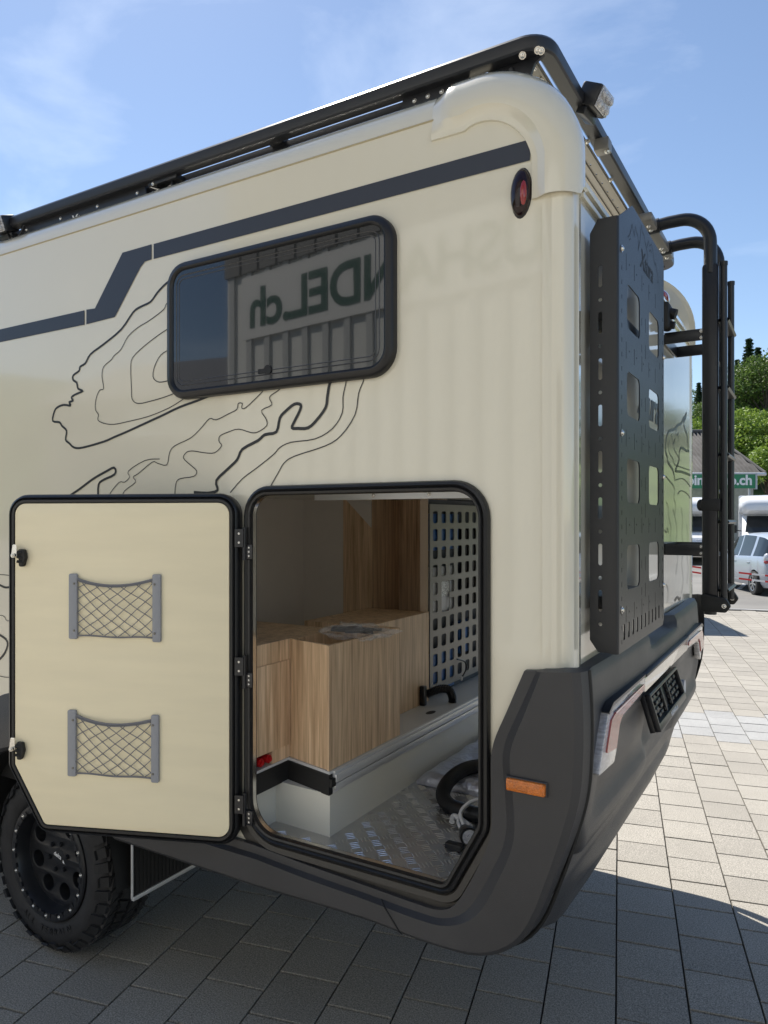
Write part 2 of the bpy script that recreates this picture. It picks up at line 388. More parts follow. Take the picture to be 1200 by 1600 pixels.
# side wall
def arc(cx, cz, r, a0, a1, n): return [(cx+r*math.cos(math.radians(a0+(a1-a0)*k/n)), cz+r*math.sin(math.radians(a0+(a1-a0)*k/n))) for k in range(n+1)]
TOPZ = ZT-ER
wall = [(-5.2, 1.10), (-3.0, 1.10), (-2.9, .98), (-1.75, .98), (-1.62, .70), (-.20, .70), (-.075, 1.1), (-.06, 2.7)]+arc(-RR, ZT-RR, RR-ER, 0, 90, 8)+[(-5.2, TOPZ)]
b = MB(); b.plate(wall, [OPEN], .012, lambda a, c, d: Vector((a, .006-d, c)))
b.build('side_wall', 'cream', van, ang=25)
FAROPEN = rpoly([(-.98, OZT), (-.26, OZT), (-.26, OZB), (-.98, OZB)], .07, 6)
b = MB(); wall2 = [p for p in wall]
b.plate([(-5.2, 1.1), (-3, 1.1), (-2.9, .98), (-1.62, .98), (-1.5, .7), (-.2, .7), (-.06, 2.7)]+arc(-RR, ZT-RR, RR-ER, 0, 90, 6)+[(-5.2, TOPZ)], [FAROPEN], .012, lambda a, c, d: Vector((a, W-.006+d, c)))
b.build('side_wall', 'cream', van, ang=25)
# roof shell with rounded rear and rounded long edges
prof = [(-5.2, ZT, 0, 1)]+[(-4+.4*k, ZT, 0, 1) for k in range(10)]
for k in range(13):
    a = math.radians(90-90*k/12); prof.append((-RR+RR*math.cos(a), ZT-RR+RR*math.sin(a), math.cos(a), math.sin(a)))
prof.append((0, 2.735, 1, 0))
rows = []
for x, z, nx, nz in prof:
    row = []
    for k in range(7):
        a = math.radians(90-90*k/6); dd = ER*(1-math.cos(a)); yy = ER-ER*math.sin(a); row.append(Vector((x-nx*dd, yy, z-nz*dd)))
    row += [Vector((x, ER+.004, z))]+[Vector((x-nx*.055, .135+(W-.27)*k/4, z-nz*.055)) for k in range(5)]+[Vector((x, W-ER-.004, z))]
    row += [Vector((v.x, W-v.y, v.z)) for v in row[:7][::-1]]
    rows.append(row)
b = MB(); b.grid(rows); b.build('roof', 'cream', van, ang=40)
# thin seam under the roof edge
b = MB(); b.tube([(-5.2, -.0008, TOPZ-.002), (-.40, -.0008, TOPZ-.002)], .0028, 6); b.build('edge_seam', mat('warm_sealant', (.50, .42, .26), .5), van)
# corner caps
def cap_section(s, w0):
    # returns list of (d inward, y)
    return s
def make_cap(mir):
    path = []                                      # (x,z,nx,nz,width)
    O = .022
    for k in range(5): path.append((-.405+.105*k/4, ZT, 0, 1, .175))
    for k in range(1, 15):
        a = math.radians(90-90*k/14); path.append((-RR+RR*math.cos(a), ZT-RR+RR*math.sin(a), math.cos(a), math.sin(a), .175-.072*(k/14)**.8))
    path += [(0, 2.79, 1, 0, .103), (0, 2.755, 1, 0, .103), (0, 2.735, 1, 0, .103)]
    rows = []
    for i, (x, z, nx, nz, wd) in enumerate(path):
        end = 1 if i == 0 else (.55 if i == 1 else 0)
        o_ = O*(1-end)
        er = ER if i < 5 else ER-.060*min(1, (i-4)/14)
        sec = [(.075, er+.032), (.0, er+.026), (-o_, er+.020), (-o_, er+.008)]
        for k in range(0, 9):
            a = math.radians(90*k/8); sec.append((-o_+(er+o_)*(1-math.cos(a)), er-(er+o_)*math.sin(a)))
        sec += [(wd-.046, -o_), (wd-.042, -o_), (wd-.020, -.009), (wd-.016, -.008), (wd-.002, -.007), (wd, .004)]
        row = []
        for d, y in sec:
            zz = z-nz*d; xx = x-nx*d
            if i >= len(path)-3: zz += (y-.0)*.25*0 + (-.035*(i-len(path)+3)*.5 if y < .03 else 0)*.6
            row.append(Vector((xx, W-y if mir else y, zz)))
        rows.append(row)
    b = MB(); b.grid(rows)
    # closing lips at both ends
    lip = [Vector((v.x+.004, v.y+(-.016 if mir else .016), v.z+.006)) for v in rows[-1]]; b.grid([rows[-1], lip])
    return b.build('corner_cap', 'cream', van, ang=30)
make_cap(False); make_cap(True)
# vertical corner trims
def trim(mir):
    sec = [(-.074, .002), (-.074, -.0035), (-.050, -.0035), (-.048, -.0045), (-.044, -.0035)]
    for k in range(7):
        a = math.radians(-90+90*k/6); sec.append((-.040+.043*math.cos(a), .0395+.043*math.sin(a)))
    sec += [(.003, .070), (.0045, .072), (.003, .074), (.003, .095), (0, .098)]
    b = MB(); b.grid([[Vector((x, W-y if mir else y, z)) for x, y in sec] for z in (1.40, 1.9, 2.4, 2.80)]); b.build('corner_trim', 'cream', van, ang=50)
trim(False); trim(True)
# rear wall
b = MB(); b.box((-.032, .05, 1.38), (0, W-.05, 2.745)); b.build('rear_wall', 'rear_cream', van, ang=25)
b = MB()                                            # gutter ridges across the rear
for z0, z1, xo in ((2.760, 2.778, .016), (2.735, 2.752, .010)): b.box((-.01, .10, z0), (xo, W-.10, z1), bev=.003)
b.build('rear_gutter', 'cream', van)
# roof underside & front bulkhead so the body is closed
b = MB(); b.box((-5.2, .03, .72), (-5.16, W-.03, 3.0)); b.build('front_wall', 'cream', van)
b = MB(); b.box((-5.1, .10, .66), (-.22, W-.10, .735), bev=.01); b.box((-.9, .35, .638), (-.15, W+.02, .672)); b.box((-5.1, .55, .42), (-.3, .70, .60)); b.box((-5.1, 1.5, .42), (-.3, 1.65, .60)); b.build('chassis_and_sun_block', 'black_matt', van)  # second box: added underside plate that blocks a sun sliver behind the bumper

# ---- dark stripe decals
def decal(mb, poly, y=-.0022, m=0, mir=False):
    mb.add([Vector((p[0], y, p[1])) for p in poly], [list(range(len(poly)))], m)
def Sp(px, py): v = S(px, py); return (v.x, v.z)
e1 = [Sp(240.7, 381.5), Sp(822, 220), Sp(827, 228), Sp(829, 240), Sp(828.5, 251), Sp(240.7, 405)]
e2 = [Sp(237.5, 382), Sp(192, 395), Sp(149, 482), Sp(135.6, 484), Sp(135.6, 507), Sp(180, 495.5), Sp(220, 418), Sp(227, 409), Sp(237.5, 405.5)]
a0, a1 = Sp(132.7, 485), Sp(132.7, 507.5); f0, f1 = Sp(0, 515), Sp(0, 535)
ext = lambda p, q, x: (x, p[1]+(q[1]-p[1])*(x-p[0])/(q[0]-p[0]))
e3 = [a0, a1, ext(a1, f1, -4.8), ext(a0, f0, -4.8)]
for poly in (e1, e2, e3):
    b = MB(); decal(b, poly); b.build('side_stripe', 'slate', van, ang=0)
# ---- contour line graphics
def c3(x, y): return Sp(x*.54167, 350+y*.54167)
LN = [
 (.0085, [(540,150),(497,163),(480,172),(455,198),(435,225),(405,240),(385,255),(350,305),(300,347),(262,376),(247,402),(232,412),(229,424),(212,437),(212,450),(222,458),(226,475),(240,482),(222,490),(207,500),(212,510),(200,514),(205,524),(185,522),(168,528),(158,540),(153,568),(172,572),(180,583),(193,597),(190,622),(200,632),(215,645),(240,645),(300,628),(330,615),(370,598),(420,575),(470,552),(520,528),(570,510),(620,490)]),
 (.0032, [(520,215),(492,226),(480,232),(472,248),(430,280),(400,298),(370,325),(350,362),(330,380),(322,392),(300,412),(295,440),(300,475),(288,480),(278,505),(276,535),(285,550),(283,565),(300,575),(330,578),(370,570),(430,555),(490,530),(530,505)]),
 (.0032, [(510,290),(490,300),(462,318),(420,350),(384,385),(378,415),(380,470),(382,505),(400,518),(440,510),(480,498),(510,486)]),
 (.0032, [(510,350),(490,362),(465,378),(448,408),(442,440),(455,455),(475,455),(505,446)]),
 (.0032, [(760,480),(752,490),(710,530),(698,530),(700,518),(688,518),(684,535),(660,548),(625,565),(605,562),(580,590),(550,618),(505,640),(490,660),(482,695),(455,690),(440,687),(400,720),(385,730),(392,745),(360,770),(355,790)]),
 (.0030, [(462,678),(420,682),(372,712),(375,730),(360,745),(345,745),(320,775),(318,790)]),
 (.0032, [(810,475),(800,483),(778,500),(785,522),(755,538),(768,562),(770,582),(745,600),(725,602),(690,592),(660,600),(635,612),(633,628),(640,640),(620,660),(590,660),(560,655),(540,658),(530,675),(550,695),(568,712),(560,728),(520,735),(508,750),(505,790)]),
 (.0105, [(955,455),(950,468),(945,500),(940,530),(915,565),(890,588),(860,590),(843,588),(850,570),(865,540),(868,522),(850,520),(825,540),(808,560),(798,600),(765,608),(745,625),(700,650),(685,680),(660,705),(625,740),(628,768),(600,776),(560,774)]),
 (.0035, [(1000,450),(998,462),(990,500),(988,545),(960,590),(910,620),(840,630),(808,645),(790,665),(740,705),(700,735),(665,775)]),
 (.0035, [(1050,446),(1048,456),(1035,490),(1025,550),(985,610),(940,640),(850,670),(820,690),(805,715),(782,755)]),
 (.0095, [(200,785),(230,765),(270,735),(305,715),(330,703),(332,722),(300,738),(285,752),(284,790)]),
]
for wd, pts in LN:
    b = MB(); b.ribbon([Vector(p[:2]) for p in catmull([(*c3(*p), 0) for p in pts], 3)], wd, lambda a, c: Vector((a, -.0020, c))); b.build('contour_line', 'vinyl_black', van, ang=0)
for wd, pts in [(.003, [(-20,897),(6,898),(20,900)]), (.009, [(-20,905),(0,914),(10,918),(25,915)]), (.003, [(-20,960),(5,962),(12,970),(30,968)]), (.010, [(-20,985),(0,992),(12,1003),(8,1020),(-5,1034),(-20,1040)]), (.003, [(-20,1050),(8,1058),(30,1057)])]:
    b = MB(); b.ribbon([Vector(p[:2]) for p in catmull([(*Sp(*p), 0) for p in pts], 3)], wd, lambda a, c: Vector((a, -.0020, c))); b.build('contour_line', 'vinyl_black', van, ang=0)

# ---- side window
wx0, wx1, wz0, wz1 = -1.470, -.522, 2.282, 2.772
wl = rpoly([(wx0, wz1), (wx1, wz1), (wx1, wz0), (wx0, wz0)], .085, 9)
win = empty('side_window', (-.99, 0, 2.28), van)
b = MB(); il = offset_loop(wl, -.028)
b.add([Vector((p.x, -.024, p.y)) for p in il], [list(range(len(il)))]); b.build('pane', 'glass', win, ang=0)
b = MB(); ring(b, wl, [(0, .002), (0, -.020), (-.006, -.030), (-.022, -.034), (-.030, -.028), (-.032, -.020)], XZ); b.build('frame', 'rubber', win, ang=50)
b = MB(); ring(b, offset_loop(wl, -.046), [(0, -.0245), (-.002, -.0262), (-.004, -.0245)], XZ); ring(b, offset_loop(wl, -.060), [(0, -.0245), (-.0015, -.0258), (-.003, -.0245)], XZ)
b.build('pane_edge', mat('pane_edge', (.06, .06, .062), .2), win)
b = MB(); b.cyl((-1.0, -.0245, 2.345), (-1.0, -.027, 2.345), .016, 16); b.box((-1.04, -.0275, 2.335), (-.985, -.0245, 2.350)); b.build('catch', 'black_matt', win)

# ---- oval marker lamp
c = S(815, 302); b = MB()
M3 = Matrix.Rotation(math.radians(3), 3, 'Y')
b.ellipsoid((c.x, .0, c.z), (.030, .012, .069), 20, 12, 0, M3); b.ellipsoid((c.x, -.004, c.z), (.029, .026, .064), 20, 12, 1, M3)
b.ellipsoid((c.x+.011, -.012, c.z-.006), (.012, .019, .040), 14, 10, 2, M3)
b.build('marker_lamp', ['black', 'dark_lens', 'red_lens'], van, ang=60)

# ---- opening frame and seal
b = MB()
ring(b, OPEN, [(.025, -.002), (.025, -.010), (.021, -.020), (.013, -.023), (.007, -.016), (.003, -.023), (-.004, -.021), (-.006, -.012), (-.006, .013), (.002, .013), (.002, -.002)], XZ)
b.build('hatch_seal', 'rubber', van, ang=40)
b = MB(); ring(b, OPEN, [(-.005, -.006), (-.008, -.008), (-.008, .008), (-.005, .008)], XZ); b.build('hatch_frame', 'steel', van, ang=40)
sur = [p for p in OPEN]; k0 = max(range(len(sur)), key=lambda i: (sur[i].x > oxr-.01)*(2-abs(sur[i].z if hasattr(sur[i],'z') else sur[i].y-1.25)))
oo = {of: offset_loop(OPEN, of) for of in (.024, .030, .048, .056, .095)}
idx = [i for i in range(len(OPEN)) if OPEN[i].y < 1.22]
b = MB(); ext0 = []
def srow(of, dp):
    r = [XZ(oo[of][i].x, oo[of][i].y, dp) for i in idx]
    return [Vector((r[0].x, dp, 1.20))]+r
b.grid([srow(.024, -.003), srow(.030, -.013), srow(.048, -.015), srow(.056, -.0022), srow(.095, -.0018)])
b.build('hatch_surround', mat('warm_grey_flange', (.045, .042, .038), .4), van, ang=30)

# ---- bumper corner / skirt loft
def PL(pts, y): return [S(px, py, y) for px, py in pts]
L0 = [(822,1047),(797,1105),(772,1168),(771,1240),(770,1300),(750,1352),(716,1408),(690,1418),(650,1407),(560,1375),(480,1347),(400,1317)]
L1 = [(838,1049),(812,1108),(786,1172),(789,1240),(790,1306),(768,1362),(732,1420),(695,1435),(650,1424),(560,1392),(480,1364),(400,1334)]
L2 = [(846,1050),(822,1110),(797,1176),(801,1240),(803,1310),(782,1368),(745,1430),(700,1447),(650,1436),(560,1402),(480,1374),(400,1343)]
L3 = [(893,1051),(897,1112),(897,1180),(892,1245),(877,1304),(853,1375),(823,1446),(788,1480),(735,1488),(650,1464),(560,1430),(400,1382)]
def resample(P, n):
    L = [0]
    for i in range(1, len(P)): L.append(L[-1]+(P[i]-P[i-1]).length)
    o = []; j = 0
    for k in range(n):
        s = L[-1]*k/(n-1)
        while j < len(P)-2 and L[j+1] < s: j += 1
        o.append(P[j].lerp(P[j+1], max(0, min(1, (s-L[j])/(L[j+1]-L[j]+1e-9)))))
    return o
def loftline(pts, y): return resample(catmull(PL(pts, y), 6), 60)
A0 = [Vector(v) for v in loftline(L0, -.0025)]
A0b = [Vector((v.x, -.018, v.z)) for v in A0]
A1 = loftline(L1, -.020); A2 = loftline(L2, -.042); A3 = loftline(L3, -.046)
# outer edge turned under / round the corner
A4 = []; A5 = []
for i, v in enumerate(A3):
    w_ = i/59
    down = min(1, max(0, (w_-.25)/.3))
    A4.append(v+Vector((.020*(1-down)+.004*down, .012, -.014*down))); A5.append(v+Vector((.030*(1-down)+.002*down, .045, -.020*down)))
# long skirt going forward to the wheel arch
def ext_line(A, dz=0):
    e = A[-1]; return [Vector((e.x-(1.72+e.x)*-1*k/6 if False else e.x+(-1.74-e.x)*k/6, e.y, e.z+(0)*k)) for k in range(1, 7)]
lines = [A0, A0b, A1, A2, A3, A4, A5]
rows = [L+ext_line(L) for L in lines]
top0 = [Vector((v.x, .0, v.z)) for v in rows[0]]
b = MB(); b.grid([top0]+rows)
# top lip of corner piece
tp = [r[0] for r in rows]; b.grid([tp, [v+Vector((0, .05, .004)) for v in tp]])
b.build('bumper_corner', 'plastic', van, ang=32)
# vertical joint between corner piece and skirt
b = MB(); k = 40; b.tube([r[k]+Vector((0, -.0015, 0)) for r in rows[2:]], .0022, 5); b.build('skirt_joint', 'black_matt', van)
# amber side marker
mc = [S(792, 1214, -.05), S(853, 1224, -.05), S(853, 1243, -.05), S(792, 1233, -.05)]
x0, x1 = mc[0].x, mc[1].x; zc = (mc[0].z+mc[3].z)/2
b = MB(); b.box((x0, -.060, zc-.0165), (x1, -.040, zc+.0165), bev=.004); b.box((x0+.010, -.0615, zc-.011), (x1-.010, -.058, zc+.011), bev=.002)
b.box((x0-.004, -.050, zc-.020), (x1+.004, -.038, zc+.020), 1, bev=.003); b.build('amber_marker', ['orange', 'plastic'], van)

# ---- rear bumper
BP = [(1.452, -.004), (1.445, .026), (1.425, .036), (1.33, .042), (1.20, .045), (1.12, .040), (1.06, .030), (1.02, .024), (.965, .016), (.945, -.018), (.90, -.032), (.85, -.040), (.83, -.060), (.78, -.074), (.73, -.088), (.68, -.100), (.640, -.115), (.640, -.16)]
NY = 60
def bump_pt(i, yy):                                 # i profile index (float ok), yy 0..W
    z, x = BP[i]
    e = yy-.022; r = .022
    if e < r: x -= (1-math.sqrt(max(0, 1-((r-e)/r)**2)))*.018
    e = W-.005-yy; r = .13
    if e < r: x -= (1-math.sqrt(max(0, 1-((r-e)/r)**2)))*.085
    if yy < .26 and z < .82: x -= .075*(1-yy/.26)*min(1, (.82-z)/.12); z += .035*(1-yy/.26)*min(1, (.82-z)/.17)
    mid = max(0, 1-abs(yy-W/2)/(W/2-.05))
    return Vector((x+.012*min(1, mid*2), yy, z))
ys = [.022, .025, .030, .045, .07, .10]+[.13+(W-.26)*k/34 for k in range(35)]+[W-.10, W-.07, W-.045, W-.025, W-.012, W-.005]
rows = []
for i in range(len(BP)): rows.append([bump_pt(i, y) for y in ys])
def recess(v, y0, y1, z0, z1, dep, soft):
    fy = min(1, max(0, (v.y-y0)/soft), ) * min(1, max(0, (y1-v.y)/soft)); fz = min(1, max(0, (v.z-z0)/soft))*min(1, max(0, (z1-v.z)/soft))
    v.x -= dep*fy*fz
# refine rows in z for recesses
fine = []
for i in range(len(rows)-1):
    n = max(1, int(abs(BP[i][0]-BP[i+1][0])/.015))
    for k in range(n): fine.append([rows[i][j].lerp(rows[i+1][j], k/n) for j in range(len(ys))])
fine.append(rows[-1])
for r in fine:
    for v in r:
        recess(v, .10, 1.0, 1.02, 1.27, .018, .05); recess(v, W-1.0, W-.10, 1.02, 1.27, .018, .05)
        recess(v, .80, W-.80, .93, 1.30, .030, .06)
        recess(v, .85, W-.85, 1.39, 1.60, .055, .025)
        if .955 < v.z < 1.04: v.x += .010*math.sin((v.z-.955)/.085*PI)
        if .70 < v.z < .80: v.x += .020*math.sin((v.z-.70)/.10*PI)*min(1, max(0, (v.y-.25)/.2))*min(1, max(0, (W-.25-v.y)/.2))
b = MB(); b.grid(fine); b.build('rear_bumper', 'plastic', van, ang=40)
# dark joint between corner piece and rear bumper
b = MB(); b.tube([Vector((v.x+.030, .008, v.z)) for v in A3[:30]], .0065, 6); b.build('bumper_gap', 'black_matt', van)
# far corner piece (mirror)
b = MB(); FB = [Vector((v.x, W-v.y, v.z)) for v in A2], [Vector((v.x, W-v.y, v.z)) for v in A3], [Vector((v.x, W-v.y, v.z)) for v in A4], [Vector((v.x, W-v.y, v.z)) for v in A5]
b.grid(list(FB)); b.build('bumper_corner', 'plastic', van, ang=32)

# ---- tail lamps : L-shaped, arm along the top, leg down the outer side
def tail(mir):
    P = lambda y, z, x: Vector((x, W-y if mir else y, z))
    lamp = empty('tail_lamp', P(.2, 1.2, .05), van)
    O = [(.039, 1.172), (.146, 1.318), (.197, 1.330), (.64, 1.326), (.64, 1.278), (.315, 1.264), (.278, 1.250), (.240, 1.185), (.215, 1.160)]
    def xs(y):
        x = .052
        if mir and y < .13: x -= (1-math.sqrt(max(0, 1-((.13-y)/.13)**2)))*.085
        return x
    def cut(poly, th, off, bev, mk, nm):
        b = MB(); b.plate(poly, [], th, lambda a, c, d: P(a, c, xs(a)+off+d), bev=bev); b.build(nm, mk, lamp, ang=40)
    cut(rpoly(O, .008, 3), .026, 0, .004, 'lamp_clear', 'lens')
    cut(rpoly([(.112, 1.215), (.168, 1.292), (.215, 1.303), (.62, 1.305), (.62, 1.288), (.300, 1.276), (.262, 1.258), (.225, 1.200)], .006, 3), .008, .0135, 0, 'lamp_red', 'red_reflector')
    cut(rpoly([(.205, 1.306), (.60, 1.309), (.60, 1.305), (.213, 1.300)], .001, 1), .004, .0175, 0, 'red_lens', 'light_bar')
    cut([(.140, 1.320), (.190, 1.337), (.64, 1.335), (.64, 1.327), (.197, 1.328), (.148, 1.314)], .022, .006, 0, 'black', 'lamp_brow')
tail(False); tail(True)
b = MB(); b.box((.030, .643, 1.272), (.066, W-.643, 1.322), bev=.004); b.build('chrome_strip', 'chrome', van)
b = MB(); b.box((.030, .643, 1.324), (.072, W-.643, 1.334), bev=.002); b.build('strip_lip', 'black', van)
# licence plate holder: an empty frame with moulded grid
pl = empty('plate_holder', (.05, 1.1, 1.2), van)
py0, py1, pz0, pz1 = .67, 1.22, 0.0, .128
PM = Matrix.Translation((.058, 0, 1.256)) @ Matrix.Rotation(math.radians(-17), 4, 'Y') @ Matrix.Translation((0, 0, -.128))
b = MB(); b.box((-.02, py0, pz0), (.0, py1, pz1), bev=.004, M4=PM)
o_, i_ = [(py0, pz0), (py1, pz0), (py1, pz1), (py0, pz1)], [(py0+.012, pz0+.026), (py1-.012, pz0+.026), (py1-.012, pz1-.010), (py0+.012, pz1-.010)]
b.plate(rpoly(o_, .008, 3), [rpoly(i_, .004, 2)], .018, lambda a, c, d: PM @ Vector((.009+d, a, c)), bev=.002)
b.build('frame', 'black', pl)
b = MB()
for k in range(9):
    for j in range(4):
        if k == 4: continue
        yy = py0+.03+.055*k; zz = pz0+.032+.021*j
        b.box((0, yy, zz), (.006+.003*((k+j) % 2), yy+.036, zz+.012), bev=.002, M4=PM)
for yy in (py0+.2, py0+.31): b.box((0, yy, pz0+.028), (.012, yy+.012, pz1-.012), bev=.002, M4=PM)
b.build('clip_grid', 'rubber', pl, kind='stuff')
b = MB(); b.text('BUSHANDEL.ch', .020, lambda a, c, d: PM @ Vector((.0188+d, .95+a, pz0+.006+c)), align='CENTER'); b.build('lettering', 'white_text', pl, ang=0)
# round badge and low reflector
b = MB(); b.cyl((.01, 1.60, 1.10), (.050, 1.60, 1.10), .032, 20); b.build('badge', 'grey_dev', van)
b = MB(); ra, rb_ = R(932, 1322, -.052), R(946, 1300, -.052); b.box((-.070, min(ra.y, rb_.y), .895), (-.028, min(ra.y, rb_.y)+.11, .913), bev=.003); b.build('low_reflector', 'lamp_red', van)

# ================================================================== interior of the garage
FZ = .762
inn = van
XR = -.125; XL = -1.78; YB = W-.04
b = MB(); b.box((XL, .013, FZ-.02), (XR, YB, FZ)); b.build('tread_floor', 'plate_alu', inn)
b = MB(); pit = .053; k1 = 0
for i in range(-5, int((XR+.92)/pit)):
    for j in range(int((YB-.04)/pit)):
        x = -.90+pit*(i+.5)+.0; y = .012+pit*(j+.5)
        if x > XR-.02 or (x < -.86 and y > .14): continue
        d = (i+j) % 2
        for q_ in range(4):
            o_ = (q_-1.5)*.0125; hl, hw = .0165, .0013
            if d: cx_, cy_, ax, ay = x+o_*.72, y+o_*.72, -.7071, .7071
            else: cx_, cy_, ax, ay = x+o_*.72, y-o_*.72, .7071, .7071
            bx, by = -ay, ax
            z = FZ
            v0 = [(cx_+ax*s1*hl+bx*s2*hw, cy_+ay*s1*hl+by*s2*hw, z+.0002) for s1, s2 in ((-1, -1), (1, -1), (1, 1), (-1, 1))]
            v1 = [(cx_+ax*s1*hl*.6, cy_+ay*s1*hl*.6, z+.0022) for s1 in (-1, 1)]
            b.add(v0+v1, [[0, 1, 5, 4], [2, 3, 4, 5], [1, 2, 5], [3, 0, 4]])
b.build('tread_bars', 'tread_bar', inn, ang=0, kind='stuff')
# linings
b = MB(); b.box((XR, .013, FZ), (XR+.010, YB, 1.96)); b.build('lining', 'lining', inn)
b = MB(); b.plate([(XL, FZ), (XR, FZ), (XR, 1.96), (XL, 1.96)], [FAROPEN], .010, lambda a, c, d: Vector((a, YB+.005+d, c))); b.build('lining', 'lining', inn)
b = MB(); ring(b, FAROPEN, [(.022, .002), (.016, .02), (-.004, .02), (-.006, -.04), (.004, -.04)], lambda a, c, d: Vector((a, W+d, c))); b.build('far_hatch_seal', 'rubber', inn, ang=40)
b = MB(); b.box((XL, .013, 1.955), (XR, YB, 1.985)); b.build('ceiling', 'lining', inn)
b = MB(); b.box((XL-.01, .013, FZ), (XL, YB, 1.955)); b.build('bulkhead', 'bed_grey', inn)
# platform : pale box with profile edge
PX, PY, PZ = -.876, .155, .985
def prism(mb, fp, z0, z1, m=0):
    n = len(fp); V = [Vector((x, y, z)) for z in (z0, z1) for x, y in fp]
    mb.add(V, [list(range(n))[::-1], list(range(n, 2*n))]+[[k, (k+1) % n, n+(k+1) % n, n+k] for k in range(n)], m)
LX, LY = -1.095, .205
b = MB(); prism(b, [(XL, .014), (-1.12, .014), (-1.12, PY+.01), (PX, PY), (PX, YB), (XL, YB)], FZ, .908); b.build('platform_base', 'lining', inn, ang=20)
b = MB(); prism(b, [(XL, .014), (LX, .014), (LX, LY), (PX, PY-.002), (PX, YB), (XL, YB)], .972, PZ); b.build('platform_top', 'platform', inn, ang=20)
b = MB(); prism(b, [(LX-.02, .014), (LX+.004, .014), (LX+.004, LY-.006), (PX+.002, PY-.008), (PX+.002, PY+.014), (LX-.02, LY+.02)], .906, .976); b.box((PX-.004, PY-.006, .935), (PX+.012, PY+.02, .962)); b.build('edge_strip', 'black_matt', inn, ang=20)
b = MB()
for z0, z1, xo in ((.908, .922, .004), (.922, .940, .012), (.940, .946, .003), (.946, .972, .016), (.972, .984, .009)): b.box((PX-.02, PY+.018, z0), (PX+xo, YB, z1), bev=.0015)
b.build('edge_profile', 'alu', inn)
# cabinets
CT = 1.416
fp = [(LX+.002, LY+.008), (PX-.006, PY+.006), (PX-.006, .655), (LX+.002, .655)]
b = MB(); prism(b, offset_loop(fp, -.010), PZ+.001, CT-.06); b.plate(fp, [offset_loop(fp, -.014)], CT-PZ-.001, lambda a, c, d: Vector((a, c, (CT+PZ+.001)/2+d))); b.build('low_cabinet', 'wood', inn, ang=20)
b = MB(); b.box((PX-.012, PY+.0015, PZ+.001), (PX-.004, PY+.0055, CT+.001)); b.build('edge_band', 'wood', inn)
b = MB(); b.box((XL, .014, PZ+.050), (LX-.001, LY+.3, CT)); b.box((LX-.06, .115, PZ+.001), (LX-.001, LY+.3, PZ+.050)); b.build('low_cabinet', 'wood', inn)
b = MB(); b.box((LX-.001, .014, PZ+.050), (LX+.006, LY+.002, 1.342), bev=.001); b.build('cabinet_front', 'wood', inn)
b = MB(); b.box((LX-.05, .014, PZ+.001), (LX-.040, .115, PZ+.050)); b.build('knob_recess', 'black_matt', inn)
for yk, zk in ((.052, .024), (.094, .026)):
    b = MB(); b.cyl((LX-.040, yk, PZ+zk), (LX-.022, yk, PZ+zk), .007, 14); b.cyl((LX-.022, yk, PZ+zk), (LX+.002, yk, PZ+zk), .0145, 14); b.cyl((LX+.002, yk, PZ+zk), (LX+.010, yk, PZ+zk), .008, 14)
    b.build('red_knob', 'red_knob', inn)
b = MB(); b.box((-1.36, .655, PZ+.001), (-1.032, 1.20, CT-.006)); b.build('low_cabinet', 'wood', inn)
b = MB(); b.box((-1.523, 1.20, PZ), (-1.351, 1.22, 1.955)); b.build('tall_panel', 'wood', inn)
b = MB(); b.box((XL, 1.205, PZ), (-1.524, 1.225, 1.955)); b.build('bulkhead', 'bed_grey', inn)
b = MB(); b.box((-1.37, 1.222, PZ), (-1.351, 1.47, 1.955)); b.build('tall_panel', 'wood', inn)
b = MB(); b.box((-1.37, 1.472, PZ), (-1.075, 1.49, 1.955)); b.build('tall_panel', 'wood', inn)
b = MB(); b.box((-1.078, 1.202, CT-.01), (-1.068, 1.472, 1.955)); b.build('tall_panel', 'wood', inn)
b = MB(); b.box((-1.078, 1.1985, CT-.01), (-1.036, 1.2015, 1.955)); b.build('edge_band', mat('pale_oak_edge', (.66, .54, .42), .5), inn)
ga, gb_, gc = S(536, 774, 1.196), S(581, 770, 1.196), S(581, 824, 1.196)
b = MB(); b.add([ga, gb_, gc, ga+Vector((0, -.01, 0)), gb_+Vector((0, -.01, 0)), gc+Vector((0, -.01, 0))], [[0, 1, 2], [3, 5, 4], [0, 3, 4, 1], [1, 4, 5, 2], [2, 5, 3, 0]]); b.build('gusset', 'bed_grey', inn)
b = MB(); b.box((-1.12, .40, 1.925), (XR, .43, 1.955)); b.build('ceiling_rail', 'alu', inn)
for x in (-.85, -.62, -.35): b = MB(); b.bolt((x, .40, 1.94), (0, -1, 0), .006); b.build('rail_screw', 'steel', inn)
# perforated service panel
GX = -1.030; y0 = 1.205; holes = []
ztop = 1.862; hp = .0865
for r_ in range(10):
    for c_ in range(9):
        if c_ == 1 and r_ in (4, 5): continue
        if c_ in (6, 7) and r_ in (5,): continue
        yc = 1.262+c_*.093; zc_ = ztop-r_*hp
        holes.append(rpoly([(yc-.026, zc_-.029), (yc+.026, zc_-.029), (yc+.026, zc_+.029), (yc-.026, zc_+.029)], .012, 3))
yc = 1.262+.093*1.15; holes.append(rpoly([(yc-.040, ztop-5.4*hp), (yc+.050, ztop-5.4*hp), (yc+.050, ztop-3.65*hp), (yc-.040, ztop-3.65*hp)], .012, 3))
holes.append([(1.262+.093*5.75, ztop-5.6*hp), (1.262+.093*7.2, ztop-5.6*hp), (1.262+.093*7.2, ztop-4.5*hp), (1.262+.093*5.75, ztop-4.5*hp)])
b = MB(); b.plate([(y0, PZ+.04), (YB, PZ+.04), (YB, 1.925), (y0, 1.925)], holes, .004, lambda a, c, d: Vector((GX+d, a, c))); b.build('perforated_panel', 'board_grey', inn)
b = MB(); b.box((GX-.037, y0+.02, PZ), (GX-.034, YB, 1.95)); b.build('service_back', 'navy', inn)
